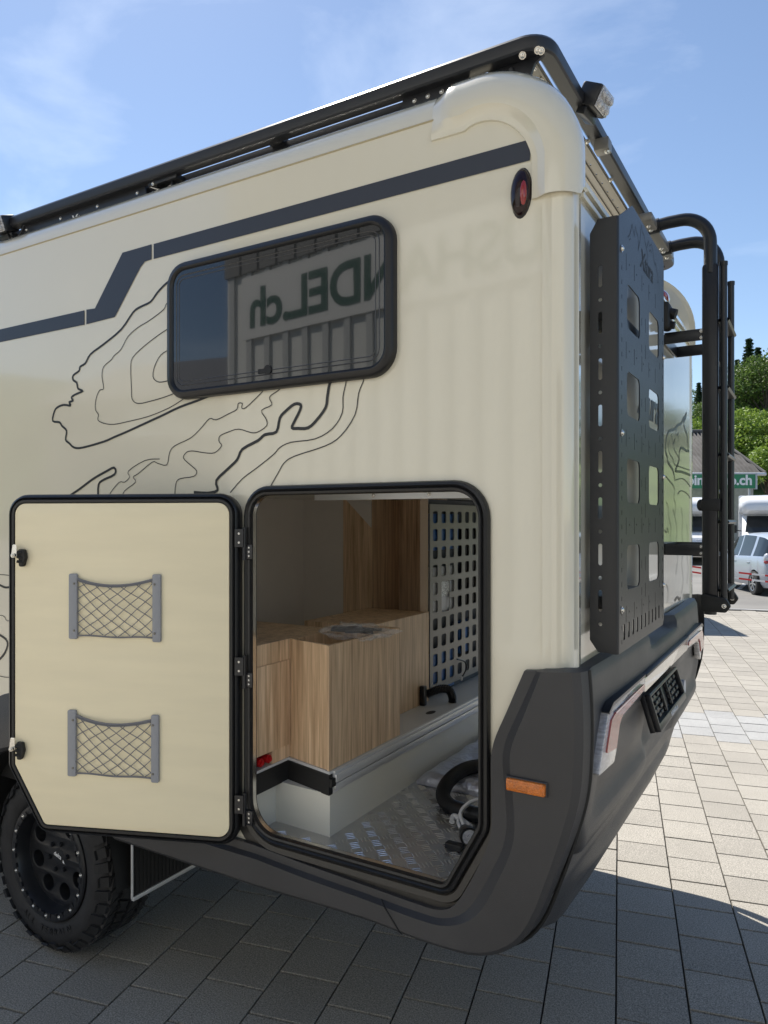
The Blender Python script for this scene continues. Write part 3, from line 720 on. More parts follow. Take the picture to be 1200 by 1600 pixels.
for n_, mk, bx in (('control_box', 'blue_dev', ((GX-.033, 1.23, PZ+.02), (GX-.008, 1.50, 1.20))), ('control_box', 'blue_dev', ((GX-.033, 1.24, 1.70), (GX-.008, 1.55, 1.88))), ('control_box', 'grey_dev', ((GX-.033, 1.24, 1.37), (GX-.008, 1.50, 1.62))), ('control_box', 'blue_dev', ((GX-.033, 1.56, 1.15), (GX-.008, 1.72, 1.32))), ('control_box', 'black_matt', ((GX-.033, 1.62, 1.40), (GX-.008, 1.95, 1.80)))):
    b = MB(); b.box(*bx, bev=.006); b.build(n_, mk, inn)
b = MB(); b.box((GX-.0078, 1.345, 1.47), (GX-.0072, 1.43, 1.58))
b.build('device_label', mat('printed_label', (.75, .78, .8), .5, var=.6, vscale=70, stretch=(1, 1, 3)), inn)
# vent in platform + hose elbow
b = MB(); b.ellipsoid((-.93, 1.02, PZ+.0005), (.018, .036, .0012), 16, 6); b.build('platform_slot', 'black_matt', inn)
pts = catmull([(-1.015, 1.14, 1.03), (-.99, 1.16, 1.045), (-.96, 1.19, 1.055), (-.935, 1.22, 1.045), (-.925, 1.235, 1.01), (-.925, 1.235, .985)], 12)
b = MB(); b.tube(pts, .018, 10, rfun=lambda i: .0185+(.0025 if i % 2 else -.001)); b.build('vent_duct', 'hose', inn, ang=0)
b = MB(); b.box((-1.031, 1.10, PZ+.001), (-1.005, 1.13, 1.075), bev=.003); b.build('duct_flange', 'black', inn)
b = MB(); b.tube(catmull([R(714, 1030, GX+.02), R(726, 1034, GX+.03), R(729, 1044, GX+.04), R(722, 1058, GX+.03)], 6), .0035, 6); b.ellipsoid(R(721, 1060, GX+.03), (.008, .008, .012), 8, 6, 1); b.build('loose_plug', ['black', 'white_cable'], inn)

# ================================================================== hatch door
HP = S(383, 800, -.030); HP = Vector((HP.x, HP.y, 0)); DW = Vector((-.9305, -.3663, 0)).normalized(); DN = Vector((-DW.y, DW.x, 0))
if DN.dot(CAM-HP) < 0: DN = -DN
def DP(w_, z, n): return HP+DW*w_+DN*n+Vector((0, 0, z))
def Dpx(px, py, n=0):
    d = ray(px, py); o_ = HP+DN*n; t = (o_-CAM).dot(DN)/d.dot(DN); p = CAM+d*t; return ((p-HP).dot(DW), p.z)
dl = Dpx(15, 1000, .0)[0]; cz1 = Dpx(15, 1195)[1]; cw2 = Dpx(66, 1296)[0]
DL = rpoly([(.022, 1.937), (dl, 1.937), (dl, cz1), (cw2, .752), (.022, .752)], [.07, .07, .05, .05, .07], 8)
door = empty('hatch_door', (HP.x, HP.y, .75), van)
f_ = lambda a, c, d: DP(a, c, d)
b = MB(); b.plate(offset_loop(DL, -.008), [], .030, lambda a, c, d: DP(a, c, -.022+d), bev=.003); b.build('outer_skin', 'cream', door, ang=30)
b = MB(); inl = offset_loop(DL, -.030); b.plate(inl, [], .016, lambda a, c, d: DP(a, c, .004+d), bev=.002); b.build('inner_panel', 'cream_inner', door, ang=30)
b = MB(); ring(b, DL, [(0, -.034), (.002, -.006), (-.002, .006), (-.009, .011), (-.012, .004), (-.018, .014), (-.026, .014), (-.030, .008), (-.030, -.004)], f_); b.build('door_seal', 'rubber', door, ang=40)
def netpocket(lx0, lx1, ly0, ly1, rx0, rx1, ry0, ry1):
    n0 = .012
    la, za1 = Dpx(lx0, ly0, n0); lb, za0 = Dpx(lx1, ly1, n0); ra_, zb1 = Dpx(rx0, ry0, n0); rb, zb0 = Dpx(rx1, ry1, n0)
    b = MB()
    for w0, w1, z0, z1 in ((la, lb, za0, za1), (ra_, rb, zb0, zb1)):
        lo, hi = min(w0, w1), max(w0, w1)
        b.plate(rpoly([(lo, z0), (hi, z0), (hi, z1), (lo, z1)], .006, 4), [], .012, lambda a, c, d: DP(a, c, n0+.006+d), m=0, bev=.003)
        for zz in (z0+.030, z1-.034): b.bolt(DP((lo+hi)/2-.006*(1 if w0 == la else -1), zz, n0+.012), DN, .0035, 2)
    wl_, wr_ = min(la, lb), max(ra_, rb)               # inner edges (w grows to the left)
    H0, H1 = min(za0, zb0)+.004, max(za1, zb1)-.022
    def T(s, t):                                        # s 0..1 left->right, t 0..1 bottom->top
        zt = (za1-.018)*(1-s)+(zb1-.018)*s-.028*4*s*(1-s)*.75; zb = (za0+.012)*(1-s)+(zb0+.014)*s+.002*math.sin(s*9)
        return DP(wl_+(wr_-wl_)*s, zb+(zt-zb)*t, n0+.009+.007*math.sin(PI*s)*t+.0015*math.sin(7*s+5*t))
    for t_, rr in ((1, .0042), (0, .0030)):
        b.tube([T(k/16, t_) for k in range(17)], rr, 6, 1)
    b.tube([T(k/16, .975)+DN*.004 for k in range(17)], .002, 5, 1)
    NX, NZ = 5.5, 4.8
    for k in range(-6, 14):
        for sg in (1, -1):
            P = []
            for q_ in range(41):
                s = q_/40; t = (k*1.0 + sg*s*NX)/NZ
                t += .012*math.sin(s*13+k*2+sg)
                if 0 <= t <= 1: P.append(T(s, t)+DN*(.001*sg))
                elif P: break
            if len(P) > 1: b.tube(P, .0016, 5, 1)
    return b.build('net_pocket', ['grey_plastic', 'cord', 'rack_grey'], door, ang=40)
netpocket(110, 123, 896, 998, 240, 253, 897, 1003)
netpocket(108, 121, 1108, 1212, 238, 250, 1116, 1222)
for px_, py_ in ((34, 871), (31, 1172)):
    w_, z = Dpx(px_, py_, .02); b = MB()
    b.plate(rpoly([(w_-.014, z+.028), (w_+.010, z+.030), (w_+.006, z-.032), (w_-.010, z-.032), (w_-.020, z)], .006, 3), [], .018, lambda a, c, d: DP(a, c, .021+d), m=0, bev=.004)
    for k in range(3): b.cyl(DP(w_-.008, z-.016+.016*k, .028), DP(w_+.008, z-.013+.016*k, .036), .005, 8, 0)
    b.plate(rpoly([(w_+.012, z+.046), (w_+.028, z+.046), (w_+.034, z+.002), (w_+.010, z+.002)], .005, 3), [], .004, lambda a, c, d: DP(a, c, .030+d), m=1, bev=.001)
    b.cyl(DP(w_+.020, z+.008, .012), DP(w_+.020, z+.008, .040), .008, 10, 1); b.bolt(DP(w_+.020, z+.008, .040), DN, .006, 1)
    b.build('latch', ['black_matt', 'steel'], door, ang=40)
for py_ in (850, 1050, 1265):
    p = S(386, py_, -.032); b = MB()
    b.cyl((HP.x, -.034, p.z-.055), (HP.x, -.034, p.z+.055), .0075, 12, 0)
    b.box((HP.x-.002, -.034, p.z-.05), (HP.x+.034, -.028, p.z-.002), 0, bev=.001)
    b.plate([(.0, p.z-.01), (.030, p.z-.01), (.030, p.z+.05), (0, p.z+.05)], [], .005, lambda a, c, d: DP(a, c, .016+d), m=0)
    for k in range(3): b.bolt((HP.x+.020, -.034, p.z-.040+.014*k), (0, -1, 0), .0028, 1)
    for k in range(2): b.bolt(DP(.015, p.z+.005+.03*k, .0185), DN, .0028, 1)
    b.build('hinge', ['black', 'steel'], door, ang=40)

# ================================================================== rear molle board
BX, BY0, BY1, BZ0, BZ1 = .092, .140, .822, 1.481, 2.772
mol = empty('molle_board', (BX, .48, BZ0), van)
holes = []
def rect(y0, y1, z0, z1, r=.0): return rpoly([(y0, z0), (y1, z0), (y1, z1), (y0, z1)], r, 3)
for k in range(4):
    zt = 2.526-.250*k
    holes.append(rect(.243, .418, zt-.127, zt, .022)); holes.append(rect(.558, .726, zt-.127, zt, .022))
for k in range(5):
    zc_ = 2.582-.250*k
    for j in range(5):
        yy = .232+.108*j
        if k == 0 and False: continue
        holes.append(rect(yy-.0022, yy+.0022, zc_-.024, zc_+.024))
for k in range(11):
    zc_ = 2.462-.0833*k
    if k % 3 != 2: holes.append(rect(.4985, .503, zc_-.022, zc_+.022))
    for yy in (.446, .745):
        if k % 3 != 2: holes.append(rect(yy-.0022, yy+.0022, zc_-.012, zc_+.012))
for k in range(27):
    zc_ = 2.55-.040*k
    holes.append(rect(.1755, .1805, zc_-.0065, zc_+.0065)); holes.append(rect(.794, .799, zc_-.0065, zc_+.0065))
for k in range(5):
    for j in range(6):
        yy = .205+.100*j+.02; zc_ = 2.585-.25*k; a_ = [(yy-.054+.0035*math.cos(q*PI/3), zc_+.0035*math.sin(q*PI/3)) for q in range(6)]
        if all(abs(yy-.054-(.232+.108*m_)) > .008 for m_ in range(5)) and yy-.054 > .187: holes.append(a_)
for k in range(10):
    yy = .208+.058*k; holes.append(rect(yy-.010, yy+.010, 1.512, 1.556, .003))
OUT = [(BY0+.006, BZ0), (BY1-.02, BZ0), (BY1, BZ0+.02), (BY1, BZ1-.02), (BY1-.015, BZ1), (.315, BZ1), (BY0+.006, 2.682)]
b = MB(); b.plate(OUT, holes, .0035, lambda a, c, d: Vector((BX+d, a, c))); b.build('face_plate', 'board', mol, ang=30)
# flange toward the side, with slots and round holes, softly bent edge
FX0, FX1 = .016, BX-.006
fl = [(FX1, BZ0+.0), (FX0+.022, BZ0+.003), (FX0, BZ0+.035), (FX0, 2.645), (FX0+.022, 2.682), (FX1, 2.682)]
fh = []
pys = [(417, 450, 1), (468, 0, 0), (490, 522, 1), (541, 0, 0), (562, 594, 1), (612, 0, 0), (635, 665, 1), (684, 0, 0), (707, 737, 1)]
zc0 = 2.50; 
for k in range(9):
    zc_ = S(938, 432+72*0, BY0).z
for k in range(8):
    zc_ = S(938, 432+72.4*k, BY0).z; xm = S(938, 600, BY0).x
    fh.append(rpoly([(xm-.0055, zc_-.030), (xm+.0055, zc_-.030), (xm+.0055, zc_+.030), (xm-.0055, zc_+.030)], .0054, 4))
    z2 = S(938, 468.5+72.4*k, BY0).z; fh.append([(xm+.0055*math.cos(q*PI/5), z2+.0055*math.sin(q*PI/5)) for q in range(10)])
b = MB(); b.plate(fl, fh, .0035, lambda a, c, d: Vector((a, BY0+d, c)))
sec = []
for k in range(6):
    a_ = math.radians(-90+90*k/5); sec.append((FX1+.0075*math.cos(a_), BY0+.0062+.0079*math.sin(a_)))
b.grid([[Vector((x, y, z)) for x, y in sec] for z in (BZ0, 2.682)])
b.build('side_flange', 'board', mol, ang=50)
b = MB(); b.box((BX-.012, BY1-.001, BZ0+.03), (BX+.001, BY1+.002, BZ1-.03)); b.build('side_flange', 'board', mol, ang=30)
for z in (2.44, 1.62): b = MB(); b.box((.002, .20, z-.025), (BX-.02, .60, z+.012), bev=.003); b.build('mounting_rail', 'black', mol)
b = MB(); b.box((BX-.022, .215, 2.42), (BX-.006, .25, 2.445), bev=.002)
b.build('clamp', 'black', mol)
for yy, zz in ((.172, 2.60), (.172, 2.09), (.172, 1.60), (.806, 2.42), (.806, 2.0), (.806, 1.62)): b = MB(); b.bolt((BX+.002, yy, zz), (1, 0, 0), .008); b.build('board_bolt', 'steel', mol)
b = MB(); b.bolt((.03, .34, 2.46), (1, -.3, 0), .012); b.build('board_bolt', 'steel', mol)
# mountain outline and script cut in the plate
b = MB(); mo = [(.252,2.700),(.268,2.718),(.286,2.712),(.300,2.742),(.318,2.700),(.330,2.748),(.352,2.690),(.372,2.640)]
def m4(x, y): v = R(850+x*.29167, 300+y*.29167, BX); return Vector((v.y, v.z))
for pts in ([(447,242),(456,228),(462,205),(468,172),(476,215),(480,240),(486,185),(492,215),(500,240),(503,285),(500,315),(510,270),(515,205),(520,178),(524,215),(532,232),(538,270),(545,300),(550,330),(552,390)],
            [(452,258),(460,250)], [(548,295),(556,262),(562,290),(572,280),(580,320),(586,370),(592,395),(596,380),(600,420),(606,455),(610,490),(604,480)], [(560,320),(566,310),(572,325)]):
    b.ribbon([m4(*p) for p in pts], .0032, lambda a, c: Vector((BX+.0024, a, c)))
p = m4(512, 395); b.text('Xtura', .083, lambda a, c, d: Vector((BX+.0024+d, p.x+a, p.y+c)), shear=.35, bold=.0012, th=.0006)
b.build('cut_lettering', 'black_matt', mol, ang=0)

# ---- rear wall graphics and fittings
b = MB(); p = R(985, 0, 0)
b.text('Xtura', .17, lambda a, c, d: Vector((.0018+d, .84+a, 2.24+c)), shear=.25, bold=.004, th=.0006); b.build('rear_lettering', 'vinyl_black', van, ang=0)
def m5(x, y): v = R(850+x*.29167, 300+y*.29167, 0); return Vector((v.y, v.z))
b = MB()
for wd, pts in [(.012, [(762,1180),(757,1200),(745,1215),(735,1240),(715,1250),(700,1270),(672,1280),(660,1300),(652,1340),(650,1385),(660,1420),(665,1450),(690,1490),(700,1540)]),
                (.012, [(775,1390),(760,1385),(735,1370),(725,1395),(722,1440),(708,1480),(705,1495),(740,1500),(790,1520)]),
                (.012, [(762,1180),(758,1210),(748,1235),(755,1270),(765,1300),(770,1345),(772,1390)]),
                (.005, [(710,1270),(704,1290),(712,1305),(720,1290),(716,1320)]), (.005, [(680,1300),(688,1330),(690,1350),(696,1340),(700,1320),(694,1370),(720,1420),(728,1440)]),
                (.005, [(672,1330),(664,1360),(672,1400),(690,1430),(700,1460),(735,1475),(780,1490)]),
                (.005, [(650,1520),(670,1545),(690,1570),(700,1600),(695,1640),(705,1680),(700,1730)]), (.005, [(700,1545),(740,1535),(770,1560),(790,1590)]),
                (.005, [(715,1620),(735,1600),(770,1620),(792,1660)]), (.005, [(655,1660),(665,1690),(668,1740),(680,1800),(676,1860),(684,1920)]), (.005, [(690,1700),(705,1760),(712,1820),(708,1880),(716,1960),(706,2050)]),
                (.005, [(735,1690),(742,1760),(738,1830),(746,1900),(738,1990),(745,2080),(735,2150)]), (.006, [(645,1810),(656,1825),(660,1800),(668,1830)]), (.012, [(700,2190),(715,2170),(725,2185),(730,2170)]),
                (.005, [(765,1780),(770,1850),(764,1930),(772,2010),(766,2100)]), (.005, [(655,2100),(665,2140),(660,2200)])]:
    b = MB(); b.ribbon([Vector(q[:2]) for q in catmull([(*m5(*p), 0) for p in pts], 3)], wd, lambda a, c: Vector((.0018, a, c))); b.build('contour_line', 'vinyl_black', van, ang=0)
b = MB(); p = R(1037, 470, .0); b.ellipsoid((.0, p.y, 2.79), (.022, .07, .028), 16, 10); b.build('brake_lamp', 'red_lens', van, ang=60)
b = MB(); p = R(1043, 498, .02); b.box((.0, p.y-.06, p.z-.05), (.035, p.y+.03, p.z+.06), bev=.012); b.cyl((.03, p.y-.01, p.z+.02), (.055, p.y-.01, p.z+.01), .022, 16); b.cyl((.03, p.y-.01, p.z-.03), (.05, p.y-.01, p.z-.034), .016, 16); b.build('rear_camera', 'black_matt', van)

# ================================================================== ladder
M['rung_alu'] = mat('rung_dark_aluminium', (.10, .10, .098), .35, metal=.4)
lad = empty('rear_ladder', (.17, 1.5, 1.46), van)
Y1, Y2 = 1.36, 1.65
def stile(y):
    zt = 3.10; X0 = -.03; X1 = .183; b = MB()
    pts = [(X0, y, zt), (X0+.05, y, zt+.004)]+[(X1-.115+.115*math.sin(math.radians(a)), y, zt-.111+.115*math.cos(math.radians(a))) for a in range(0, 91, 9)]+[(X1, y, 2.86)]
    b.tube(pts, .0255, 14)
    b.box((X1-.031, y-.022, 1.50), (X1+.031, y+.022, 2.90), bev=.014)
    b.box((X1-.032, y-.022, 1.478), (X1+.032, y+.022, 1.54), bev=.008); b.cyl((X1, y, 1.462), (X1, y, 1.48), .024, 16)
    b.box((X1+.0265, y-.010, 1.56), (X1+.030, y+.010, 2.85))
    b.cyl((X0-.03, y, zt-.004), (X0+.015, y, zt), .030, 16)
    return b.build('stile', 'black', lad, ang=40)
stile(Y1); stile(Y2)
FXL = .233
for y in (Y1, Y2):
    b = MB(); b.cyl((FXL, y, 1.50), (FXL, y, 2.895), .0135, 12); b.cyl((FXL, y, 2.885), (FXL, y, 2.90), .0155, 12); b.build('folding_stile', 'black', lad, ang=40)
    b = MB(); b.plate(rpoly([(.15, 1.475), (.245, 1.475), (.262, 1.50), (.245, 1.53), (.15, 1.55)], .012, 4), [], .03, lambda a, c, d: Vector((a, y+(-.022 if y == Y1 else .022)+d, c)), bev=.003); b.bolt((.238, y-.04 if y == Y1 else y+.004, 1.502), (0, -1, 0), .007, 1); b.build('pivot_bracket', ['black_matt', 'steel'], lad, ang=40)
def rung(x, z, y0, y1, r=.016, tilt=0.0):
    b = MB(); n = 10; sec = [(-r*1.3, -r*.25), (-r*1.2, r*.35), (-r*.4, r*.62), (r*.9, r*.5), (r*1.3, 0), (r*.9, -r*.45), (-r*.4, -r*.55)]
    b.grid([[Vector((x+a, y, z+c)) for a, c in sec] for y in (y0, y1)], 0, close=True)
    for k in range(14): yy = y0+(y1-y0)*(k+.5)/14; b.box((x-r*.5, yy-.004, z+r*.5), (x+r*.9, yy+.004, z+r*.66), 1)
    return b.build('rung', ['rung_alu', 'rack_grey'], lad, ang=40)
for z in (2.665, 2.39, 2.115, 1.84, 1.56): rung(FXL, z, Y1+.006, Y2+.02)
for z in (2.52, 2.245, 1.97, 1.70): rung(.183, z, Y1+.018, Y2-.018)
b = MB(); b.box((.150, Y1-.024, 1.885), (.222, Y1+.024, 1.935), bev=.004); b.ellipsoid((.146, Y1-.01, 1.91), (.014, .014, .024), 10, 8); b.build('ladder_clip', 'black_matt', lad)
for y in (Y1, Y2):
    for z in (2.615, 1.725):
        b = MB(); b.box((.004, y-.004, z-.024), (.158, y+.004, z+.024), 0, bev=.001)
        if z > 2: pass
        for dz in (-.014, .014): b.bolt((.150, y-.004, z+dz), (0, -1, 0), .006, 1)
        b.build('wall_bracket', ['black', 'steel'], lad)
for z in (2.615, 1.725):
    b = MB(); b.box((.003, Y1+.004, z-.024), (.010, Y2-.004, z+.024)); b.build('bracket_plate', 'black', lad)

# ================================================================== roof rack
rack = empty('roof_rack', (-2.5, 1.1, ZT), van)
RYN = .048; RXR = -.072; RZ0, RZ1 = 3.160, 3.208
def rail_loop():
    ro = .085
    lp = []
    xs0 = -5.0
    out_ = rpoly([(xs0, RYN), (RXR, RYN), (RXR, W-RYN), (xs0, W-RYN)], ro, 8)
    return out_
rl = rail_loop()
# tube section: rounded outer nose
sec = [(0, RZ0+.010), (.0, RZ1-.012), (-.006, RZ1-.003), (-.014, RZ1), (-.050, RZ1), (-.050, RZ0+.006), (-.044, RZ0), (-.008, RZ0), (-.002, RZ0+.004)]
b = MB(); rows = [[Vector((p.x, p.y, z)) for p in offset_loop(rl, of)] for of, z in sec]; b.grid(rows, 0, close=True, wrap=True)
b.build('side_rail', 'rack', rack, ang=30)
# inner flat channel with holes under the rear rail
hl_ = []
y = .20
while y < W-.2:
    hl_.append([(RXR-.085+.0035*math.cos(q*PI/4), y+.006*math.sin(q*PI/4)) for q in range(8)]); y += .085
b = MB(); b.plate([(RXR-.135, .10), (RXR-.052, .10), (RXR-.052, W-.10), (RXR-.135, W-.10)], hl_, .004, lambda a, c, d: Vector((a, c, RZ0-.004+d)))
for xo in (-.128, -.100, -.062): b.box((RXR+xo, .11, RZ0-.012), (RXR+xo+.006, W-.11, RZ0-.002))
b.build('rear_channel', 'rack_grey', rack)
b = MB()
for yy in (.13, .19, .62, .95, 1.30): b = MB(); b.bolt((RXR-.05-.02*(yy < .2), yy, RZ0-.006), (.3, -.3, -1), .008); b.build('rack_bolt', 'steel', rack)
for px_, py_ in ((818, 78), (842, 76), (847, 82)):
    p = S(px_, py_, .07); b = MB(); b.bolt((p.x, .062, min(p.z, 3.155)), (.2, -.8, -.6), .008); b.build('rack_bolt', 'steel', rack)
b = MB()                                            # inner lower beam along the side
b.box((-5.0, .118, ZT-.005), (S(812, 100, .12).x, .150, 3.176), bev=.004); b.build('lower_beam', 'rack', rack)
b = MB(); b.box((-5.0, W-.150, ZT-.005), (-.35, W-.118, 3.176), bev=.004); b.build('lower_beam', 'rack', rack)
def gusset(x0, x1, name='mount_plate', lift=0):
    b = MB(); z1 = 3.163; z0 = 3.085
    b.plate([(x0, z0), (x0+.02, z1), (x1-.02, z1), (x1, z0)], [], .005, lambda a, c, d: Vector((a, .085+d, c)))
    n = 4
    for k in range(n): b.bolt((x0+.06+(x1-x0-.12)*k/(n-1), .082, z1-.022), (0, -1, 0), .006, 1)
    b.build(name, ['rack', 'steel'], rack)
gusset(S(622, 150, .085).x, S(742, 120, .085).x)
gusset(S(30, 330, .085).x, S(232, 290, .085).x)
gusset(-3.9, -3.3)
b = MB(); x0 = S(240, 285, .1).x; x1 = S(284, 275, .1).x
b.box((x0, .07, 3.145), (x1, .13, 3.165), bev=.003); b.box((x0+.03, .085, 3.09), (x0+.036, .13, 3.15)); b.box((x1-.04, .085, 3.09), (x1-.034, .13, 3.15)); b.bolt((x0+.03, .07, 3.150), (0, -1, 0), .006, 1)
b.tube(catmull([(x0, .08, 3.15), (x0+.06, .082, 3.125), (x1-.04, .085, 3.13)], 5), .003, 5, 1); b.build('mount_foot', ['rack', 'steel'], rack)
b = MB(); b.plate([(RXR-.16, 3.10), (RXR-.20, 3.165), (RXR-.02, 3.165), (RXR-.055, 3.145), (RXR-.08, 3.09)], [], .01, lambda a, c, d: Vector((a, .10+d, c)))
b.tube(catmull([(RXR-.13, .10, 3.15), (RXR-.12, .12, 3.12), (RXR-.14, .24, 3.09), (RXR-.16, .30, 3.05)], 5), .012, 8)
b.build('corner_gusset', 'rack', rack)
p = S(117, 338, .08); b = MB(); b.text('Xtura', .055, lambda a, c, d: Vector((p.x-.03+a, .0815+d, 3.098+c)), shear=.25, th=.0006, bold=.001); b.build('plate_lettering', 'white_text', rack, ang=0)
for x in (-4.6, -3.9, -3.2, -2.5, -1.8, -1.1, -.5):
    b = MB(); b.box((x, .10, 3.166), (x+.06, W-.10, 3.190), bev=.004); b.build('cross_slat', 'rack', rack)
# rear foot plate below the rail and the far plate at the ladder
b = MB(); b.box((-.10, .62, 3.115), (-.05, .67, 3.156), bev=.003); b.bolt((-.06, .645, 3.115), (0, -.3, -1), .008, 1); b.build('rail_foot', ['rack_grey', 'steel'], rack)
b = MB(); b.box((-.13, 1.22, 3.075), (-.02, 1.75, 3.112), bev=.008)
for yy in (1.28, 1.33, 1.57, 1.62, 1.71): b.bolt((-.045, yy, 3.075), (.2, -.3, -1), .008, 1)
b.build('ladder_mount', ['rack_grey', 'steel'], rack)
def worklight(loc, rz, tilt):
    MX = Matrix.Translation(loc) @ Matrix.Scale(.80, 4) @ Matrix.Rotation(rz, 4, 'Z') @ Matrix.Rotation(tilt, 4, 'Y')
    b = MB(); b.box((-.09, -.062, -.045), (0, .062, .045), 0, bev=.012, M4=MX); b.box((-.002, -.056, -.039), (.006, .056, .039), 1, bev=.003, M4=MX)
    for k in range(3):
        for j in range(2): b.ellipsoid((MX @ Vector((.006, -.036+.036*k, -.018+.036*j))), (.010, .014, .014), 10, 6, 2)
    b.box((-.07, -.055, -.075), (-.03, .055, -.045), 0, bev=.003, M4=MX)
    return b.build('work_light', ['black', 'lamp_clear', 'lamp_clear'], rack, ang=40)
p = G(928, 170, 3.165)
worklight(Vector((-.020, p.y-.01, 3.172)), math.radians(-6), math.radians(28))
p = S(2, 352, .02); worklight(Vector((p.x-.03, .02, 3.165)), math.radians(-90), math.radians(20))
b = MB(); q0 = S(28, 358, .07); b.tube(catmull([(q0.x-.06, .06, 3.15), (q0.x-.02, .05, 3.10), (q0.x+.04, .05, 3.105), (q0.x+.06, .06, 3.15)], 6), .004, 6); b.build('light_cable', 'rubber', rack)

# ================================================================== wheels
def make_wheel(name_loc, out=-1):
    wh = empty('wheel', name_loc, van)
    cx_, cy_, cz_ = name_loc
    TR, TW = .385, .255; ax = Vector((0, out, 0)); o_ = Vector((cx_, cy_, cz_))   # cy_ = outer face plane
    b = MB()
    prof_ = [(-.03, .245), (-.004, .252), (.006, .265), (.014, .30), (.010, .33), (-.002, .352), (-.018, .366), (-.035, .370), (-TW+.035, .370), (-TW+.018, .366), (-TW, .34), (-TW-.008, .30), (-TW+.01, .25)]
    b.lathe(prof_, o_, ax, 72)
    b.build('tyre', 'tyre', wh, ang=40)
    b = MB(); rnd = random.Random(3)
    n = 40
    for k in range(n):
        for row, (a0_, a1_) in enumerate(((-.062, -.016), (-.122, -.070), (-.186, -.132), (-.240, -.194))):
            th = 2*PI*(k+.5*(row % 2)+.13*row)/n; dth = 2*PI/n*.39; r0, r1 = .366, .386
            sk = (.20 if row % 2 else -.20)*2*PI/n
            P = []
            for r_ in (r0, r1):
                for aa, tt in ((a0_, th-dth-sk), (a0_+.012, th-dth*.2), (a0_, th+dth-sk), (a1_, th+dth+sk), (a1_-.012, th+dth*.3), (a1_, th-dth+sk)):
                    P.append(o_+ax*aa+Vector((math.cos(tt), 0, math.sin(tt)))*r_)
            b.add(P, [[6, 7, 8, 9, 10, 11]]+[[i, (i+1) % 6, 6+(i+1) % 6, 6+i] for i in range(6)])
        # shoulder lugs on the sidewall
        th = 2*PI*k/n; ln = .045 if k % 2 else .028; dth = 2*PI/n*.34
        P = []
        for aa, rr_ in ((-.020, .372), (.004, .340+.0), (.012, .372-ln)):
            for tt in (th-dth, th+dth): P.append(o_+ax*(aa+.010)+Vector((math.cos(tt), 0, math.sin(tt)))*(rr_+.006))
        Q = [o_+ax*((v-o_).dot(ax)-.02)+((v-o_)-ax*(v-o_).dot(ax)) for v in P]
        b.add(P+Q, [[0, 1, 3, 2], [2, 3, 5, 4], [4, 5, 11, 10], [0, 2, 8, 6], [2, 4, 10, 8], [1, 7, 9, 3], [3, 9, 11, 5], [0, 6, 7, 1]])
    b.build('tread_blocks', 'tyre', wh, ang=0, kind='stuff')
    # rim : beadlock ring, dished face with eight round holes
    b = MB()
    b.lathe([(-.03, .250), (.004, .250), (.010, .244), (.012, .232), (.008, .218), (-.006, .212), (-.03, .208), (-.10, .200), (-.19, .19)], o_, ax, 64)
    b.build('rim_ring', 'rim', wh, ang=35)
    fo = [(.207*math.cos(2*PI*k/64), .207*math.sin(2*PI*k/64)) for k in range(64)]; hs = []
    for k in range(8):
        a_ = 2*PI*(k+.35)/8; hs.append([(.148*math.cos(a_)+.036*math.cos(2*PI*q/20), .148*math.sin(a_)+.036*math.sin(2*PI*q/20)) for q in range(20)])
    b = MB(); b.plate(fo, hs, .022, lambda a, c, d: o_+Vector((a, 0, c))+ax*(-.060-.10*max(0, .19-math.hypot(a, c))*.35+d), bev=.003)
    for k in range(8):
        a_ = 2*PI*(k+.35)/8; c_ = o_+Vector((.148*math.cos(a_), 0, .148*math.sin(a_)))
        b.lathe([(-.062, .036), (-.12, .034)], c_, ax, 20)
    b.lathe([(-.075, .088), (-.062, .082), (-.058, .074), (-.060, .040), (-.050, .036), (-.048, .0)], o_, ax, 36)
    b.build('rim_face', 'rim', wh, ang=35)
    b = MB(); b.cyl(o_+ax*(-.16), o_+ax*(-.15), .19, 32); b.build('brake_disc', 'black_matt', wh)
    for k in range(16):
        a_ = 2*PI*k/16; b = MB(); b.bolt(o_+Vector((.229*math.cos(a_), 0, .229*math.sin(a_)))+ax*.010, ax, .0068); b.build('ring_bolt', 'steel', wh, ang=50)
    b = MB()
    for k in range(32):
        a_ = 2*PI*(k+.5)/32; t_ = Vector((-math.sin(a_), 0, math.cos(a_))); r_ = Vector((math.cos(a_), 0, math.sin(a_)))
        c_ = o_+r_*.224+ax*.004
        if k % 1 == 0: b.add([c_+t_*s1*.010+r_*s2*.009+ax*h_ for h_ in (0, .010) for s1, s2 in ((-1, -1), (1, -1), (1, 1), (-1, 1))], [[4, 5, 6, 7], [0, 1, 5, 4], [1, 2, 6, 5], [2, 3, 7, 6], [3, 0, 4, 7]])
    b.build('ring_castellation', 'rim', wh, ang=0, kind='stuff')
    for k in range(6):
        a_ = 2*PI*(k+.2)/6; c_ = o_+Vector((.060*math.cos(a_), 0, .060*math.sin(a_))); b = MB(); b.cyl(c_+ax*(-.062), c_+ax*(-.040), .0105, 8, 0); b.cyl(c_+ax*(-.040), c_+ax*(-.038), .007, 8, 0); b.build('lug_nut', 'black', wh)
    b = MB(); sx = 1 if out < 0 else -1
    b.text('delta', .026, lambda a, c, d: o_+ax*(-.0470+d)+Vector((sx*(a*math.cos(.25)+c*math.sin(.25))-.030*sx, 0, -a*math.sin(.25)+c*math.cos(.25)+.004)), bold=.0006, th=.0006)
    b.add([o_+ax*(-.0468)+Vector(v) for v in ((sx*.030, 0, -.018), (sx*.044, 0, -.022), (sx*.034, 0, -.004))], [[0, 1, 2]])
    b.build('hub_lettering', 'white_text', wh, ang=0)
